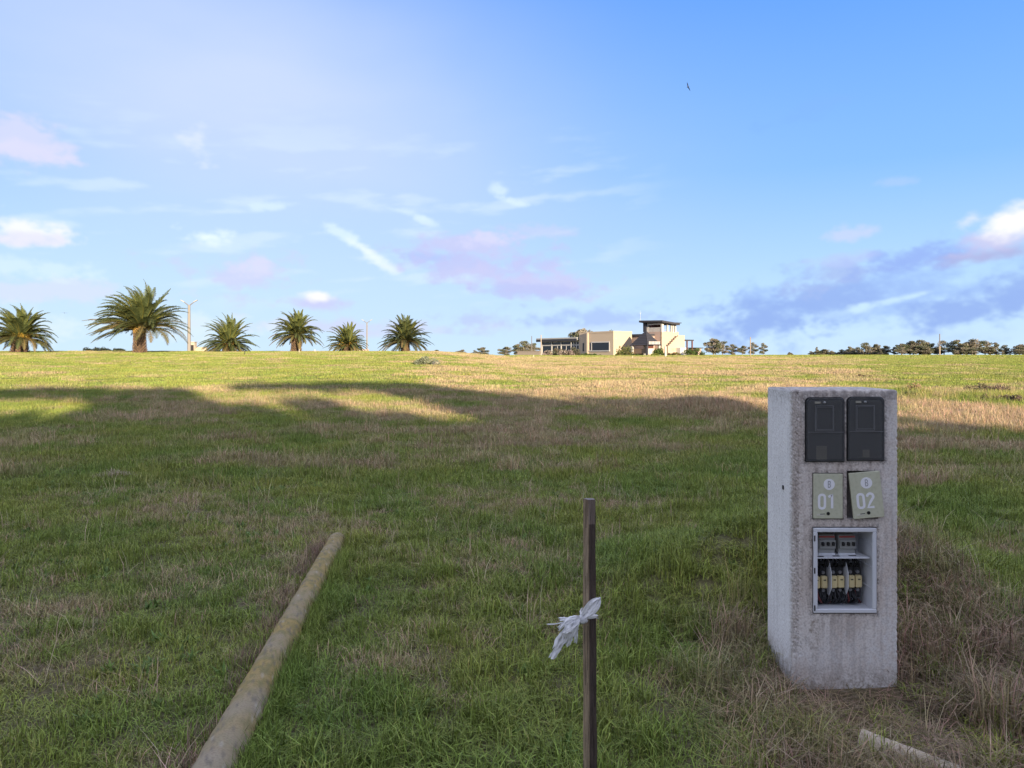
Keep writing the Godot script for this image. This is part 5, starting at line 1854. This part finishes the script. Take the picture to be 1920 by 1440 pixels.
func build_grass() -> void:
	var lawn: Array[Bag] = []
	var lush: Array[Bag] = []
	var straw: Array[Bag] = []
	var tall: Array[Bag] = []
	var mid: Array[Bag] = []
	var midtall: Array[Bag] = []
	var far: Array[Bag] = []
	var vast: Array[Bag] = []
	var weed: Array[Bag] = []
	var stalk: Array[Bag] = []
	for k in 3:
		var b := Bag.new(); b.mesh = tuft(0.10, 70, 0.058, 0.6, 0.0040, 0.65, 1.3, 0.14, 40 + k, 0.28, 0.95); lawn.append(b)
		b = Bag.new(); b.mesh = tuft(0.08, 54, 0.125, 0.5, 0.0044, 0.50, 1.6, 0.06, 50 + k, 0.28, 0.9); lush.append(b)
		b = Bag.new(); b.mesh = tuft(0.11, 46, 0.08, 0.5, 0.0030, 1.05, 0.7, 0.35, 60 + k, 0.3, 0.95); straw.append(b)
		b = Bag.new(); b.mesh = tuft(0.10, 60, 0.24, 0.45, 0.0034, 0.60, 1.6, 0.2, 70 + k, 0.25, 0.9); tall.append(b)
		b = Bag.new(); b.mesh = tuft(0.22, 110, 0.075, 0.5, 0.0070, 0.55, 1.0, 0.10, 80 + k); mid.append(b)
		b = Bag.new(); b.mesh = tuft(0.22, 90, 0.20, 0.5, 0.0065, 0.50, 1.1, 0.25, 90 + k); midtall.append(b)
		b = Bag.new(); b.mesh = tuft(0.025, 13, 0.075, 0.4, 0.017, 1.0, 0.8, 0.0, 120 + k, 0.45, 0.8); weed.append(b)
		b = Bag.new(); b.mesh = tuft(0.06, 7, 0.26, 0.4, 0.0032, 0.45, 0.7, 0.3, 130 + k, 0.5, 1.0); stalk.append(b)
		b = Bag.new(); b.mesh = tuft(0.55, 240, 0.065, 0.5, 0.013, 0.6, 1.0, 0.12, 100 + k, 0.34, 0.9); far.append(b)
		b = Bag.new(); b.mesh = tuft(1.7, 300, 0.13, 0.5, 0.05, 0.6, 0.9, 0.12, 110 + k, 0.34, 0.9); vast.append(b)
	rng.seed = 1234
	# near: fine tufts
	var s := 0.066
	var z := 1.2
	while z < 9.5:
		var hw := z * 0.72 + 1.0
		var x := -hw
		while x < hw:
			var px := x + rng.randf_range(-0.5, 0.5) * s
			var pd := z + rng.randf_range(-0.5, 0.5) * s
			x += s
			if blocked(px, pd, 0.09): continue
			var gap := n_hi.get_noise_2d(px * 1.7 + 60.0, pd * 1.7)
			if gap < -0.30 and rng.randf() < 0.8: continue
			if rng.randf() < 0.24: continue
			var hs := clampf(1.0 + 0.9 * n_hi.get_noise_2d(px * 0.8, pd * 0.8 + 33.0), 0.45, 1.7)
			if absf(px - 1.66) < 0.40 and pd < 3.84 and pd > 3.2: hs *= 0.28 if n_hi.get_noise_2d(px * 2.0, 8.0) < 0.1 else 0.62
			var dry := dryness(px, pd)
			var blob_ := dry_blob(px, pd)
			var lushn := clampf(0.35 + n_mid.get_noise_2d(px * 0.8 + 90.0, pd * 0.8) * 1.2 + 0.5 * bump2(px, pd, -0.2, 5.2, 1.3, 1.6) + 1.3 * bump2(px, pd, 1.55, 5.5, 0.8, 1.0) + 0.4 * smoothstep(6.2, 7.2, pd) * smoothstep(-1.5, 0.0, px) - dry * 0.8 - 0.3 * smoothstep(-1.0, -2.0, px), 0.0, 1.0)
			var gc := grass_color(dry, px, pd)
			var q := rng.randi() % 3
			if blob_ > rng.randf() * 0.8 + 0.1:
				if rng.randf() < 0.5: put(tall[q], px, -pd, rng.randf_range(0.8, 1.3), rng.randf_range(0.35, 0.9) * hs, gc)
				else: put(straw[q], px, -pd, 1.1, rng.randf_range(0.8, 1.8) * hs, gc)
				if rng.randf() < 0.38: put(lush[q], px, -pd, 0.9, rng.randf_range(0.5, 1.0) * hs, grass_color(0.2, px, pd))
			elif rng.randf() < dry * 0.9 - 0.18:
				put(straw[q], px, -pd, rng.randf_range(0.8, 1.2), rng.randf_range(0.6, 1.2), grass_color(minf(1.0, dry + 0.3), px, pd))
				if rng.randf() < 0.5: put(lawn[q], px, -pd, 1.0, rng.randf_range(0.6, 0.9), grass_color(dry * 0.6, px, pd))
			elif rng.randf() < lushn:
				put(lush[q], px, -pd, rng.randf_range(0.8, 1.2), rng.randf_range(0.45, 1.05) * hs, grass_color(dry * 0.6, px, pd))
			else:
				put(lawn[q], px, -pd, rng.randf_range(0.9, 1.2), rng.randf_range(0.6, 1.2) * hs, grass_color(dry * 0.85, px, pd))
		z += s
	# fringe along the fallen post and the pillar
	for k in 700:
		var pd := rng.randf_range(1.6, 6.6)
		var cx := lerpf(-1.0, -1.50, (pd - 1.5) / 5.12)
		var side := -1.0 if rng.randf() < 0.45 else 1.0
		var px := cx + side * rng.randf_range(0.085, 0.16)
		var q := rng.randi() % 3
		if side < 0 and n_hi.get_noise_2d(px, pd * 1.5) < 0.05: continue
		if side < 0: put(straw[q], px, -pd, 0.8, rng.randf_range(0.8, 1.6), Color(0.26, 0.205, 0.145))
		else: put(lush[q], px, -pd, 0.7, rng.randf_range(0.5, 1.0), grass_color(0.2, px, pd))
	# broad-leaved weeds and pale dry stalks among the blades
	for k in 1500:
		var pd := 1.8 + 8.0 * sqrt(rng.randf())
		var px := rng.randf_range(-1.0, 1.0) * (pd * 0.7 + 0.5)
		if blocked(px, pd, 0.08): continue
		if n_mid.get_noise_2d(px * 1.4 + 400.0, pd * 1.4) > 0.12: put(weed[rng.randi() % 3], px, -pd, rng.randf_range(0.6, 1.3), rng.randf_range(0.5, 1.1), Color(0.16, 0.235, 0.075))
		if k % 2 == 0 and dryness(px, pd) > 0.35: put(stalk[rng.randi() % 3], px, -pd, rng.randf_range(0.7, 1.2), rng.randf_range(0.5, 1.0), Color(0.46, 0.38, 0.26))
	# middle distance
	s = 0.155
	while z < 27.0:
		var hw := z * 0.72 + 1.0
		var x := -hw
		while x < hw:
			var px := x + rng.randf_range(-0.5, 0.5) * s
			var pd := z + rng.randf_range(-0.5, 0.5) * s
			x += s
			if blocked(px, pd, 0.2): continue
			var dry := dryness(px, pd)
			var q := rng.randi() % 3
			var rough := smoothstep(0.34, 0.46, px / pd) * smoothstep(14.0, 18.0, pd) * 0.5 + 0.7 * bump2(px, pd, 5.2, 20.0, 1.6, 1.6) + 0.10 * smoothstep(0.3, 0.6, dry)
			if rng.randf() < rough: put(midtall[q], px, -pd, 1.0, rng.randf_range(0.5, 1.2), grass_color(minf(dry + 0.1, 1.0), px, pd))
			else: put(mid[q], px, -pd, rng.randf_range(0.8, 1.2), rng.randf_range(0.5, 1.3) * clampf(1.0 + 1.1 * n_hi.get_noise_2d(px * 0.5, pd * 0.5 + 33.0), 0.35, 2.0), grass_color(dry, px, pd))
		z += s
	# far lawn
	s = 0.42
	while z < 105.0:
		var hw := z * 0.72 + 2.0
		var x := -hw
		while x < hw:
			var px := x + rng.randf_range(-0.5, 0.5) * s
			var pd := z + rng.randf_range(-0.5, 0.5) * s
			x += s
			var dry := dryness(px, pd)
			put(far[rng.randi() % 3], px, -pd, rng.randf_range(0.8, 1.2), rng.randf_range(0.5, 1.4) * (1.0 + 0.5 * smoothstep(0.4, 0.8, dry)) * clampf(1.0 + 1.2 * n_mid.get_noise_2d(px * 1.2, pd * 1.2), 0.3, 2.2), grass_color(dry, px, pd))
		z += s
	# the open field to the far trees
	s = 1.6
	while z < 430.0:
		var hw := z * 0.72 + 3.0
		var x := -0.16 * z
		while x < hw:
			var px := x + rng.randf_range(-0.5, 0.5) * s
			var pd := z + rng.randf_range(-0.5, 0.5) * s
			x += s
			var dry := dryness(px, pd)
			put(vast[rng.randi() % 3], px, -pd, rng.randf_range(0.8, 1.2), rng.randf_range(0.5, 1.3), grass_color(dry, px, pd))
		z += s
	var sets := [["lawn_grass", "short green lawn grass in the shaded foreground", lawn], ["lush_grass", "longer lush green grass in the shaded foreground", lush], ["straw_grass", "flattened dry straw coloured grass in the foreground", straw], ["broadleaf_weeds", "low broad leaved weeds scattered through the foreground lawn", weed], ["dry_stalks", "thin pale dry stalks sticking up from the foreground grass", stalk], ["dead_grass", "tall brown dead grass round the meter pillar's foot", tall],
		["meadow_grass", "short mixed grass over the shaded middle of the plot", mid], ["rough_grass", "rough tall grass on the banks of the middle distance", midtall], ["field_grass", "sunlit short grass up to the palm crest", far], ["distant_grass", "sunlit grass of the open field before the far trees", vast]]
	var total := 0
	for e in sets:
		for b in e[2]:
			if b.t.size(): lay(e[0], e[1], b)
			total += b.t.size()
	print("grass tufts ", total)
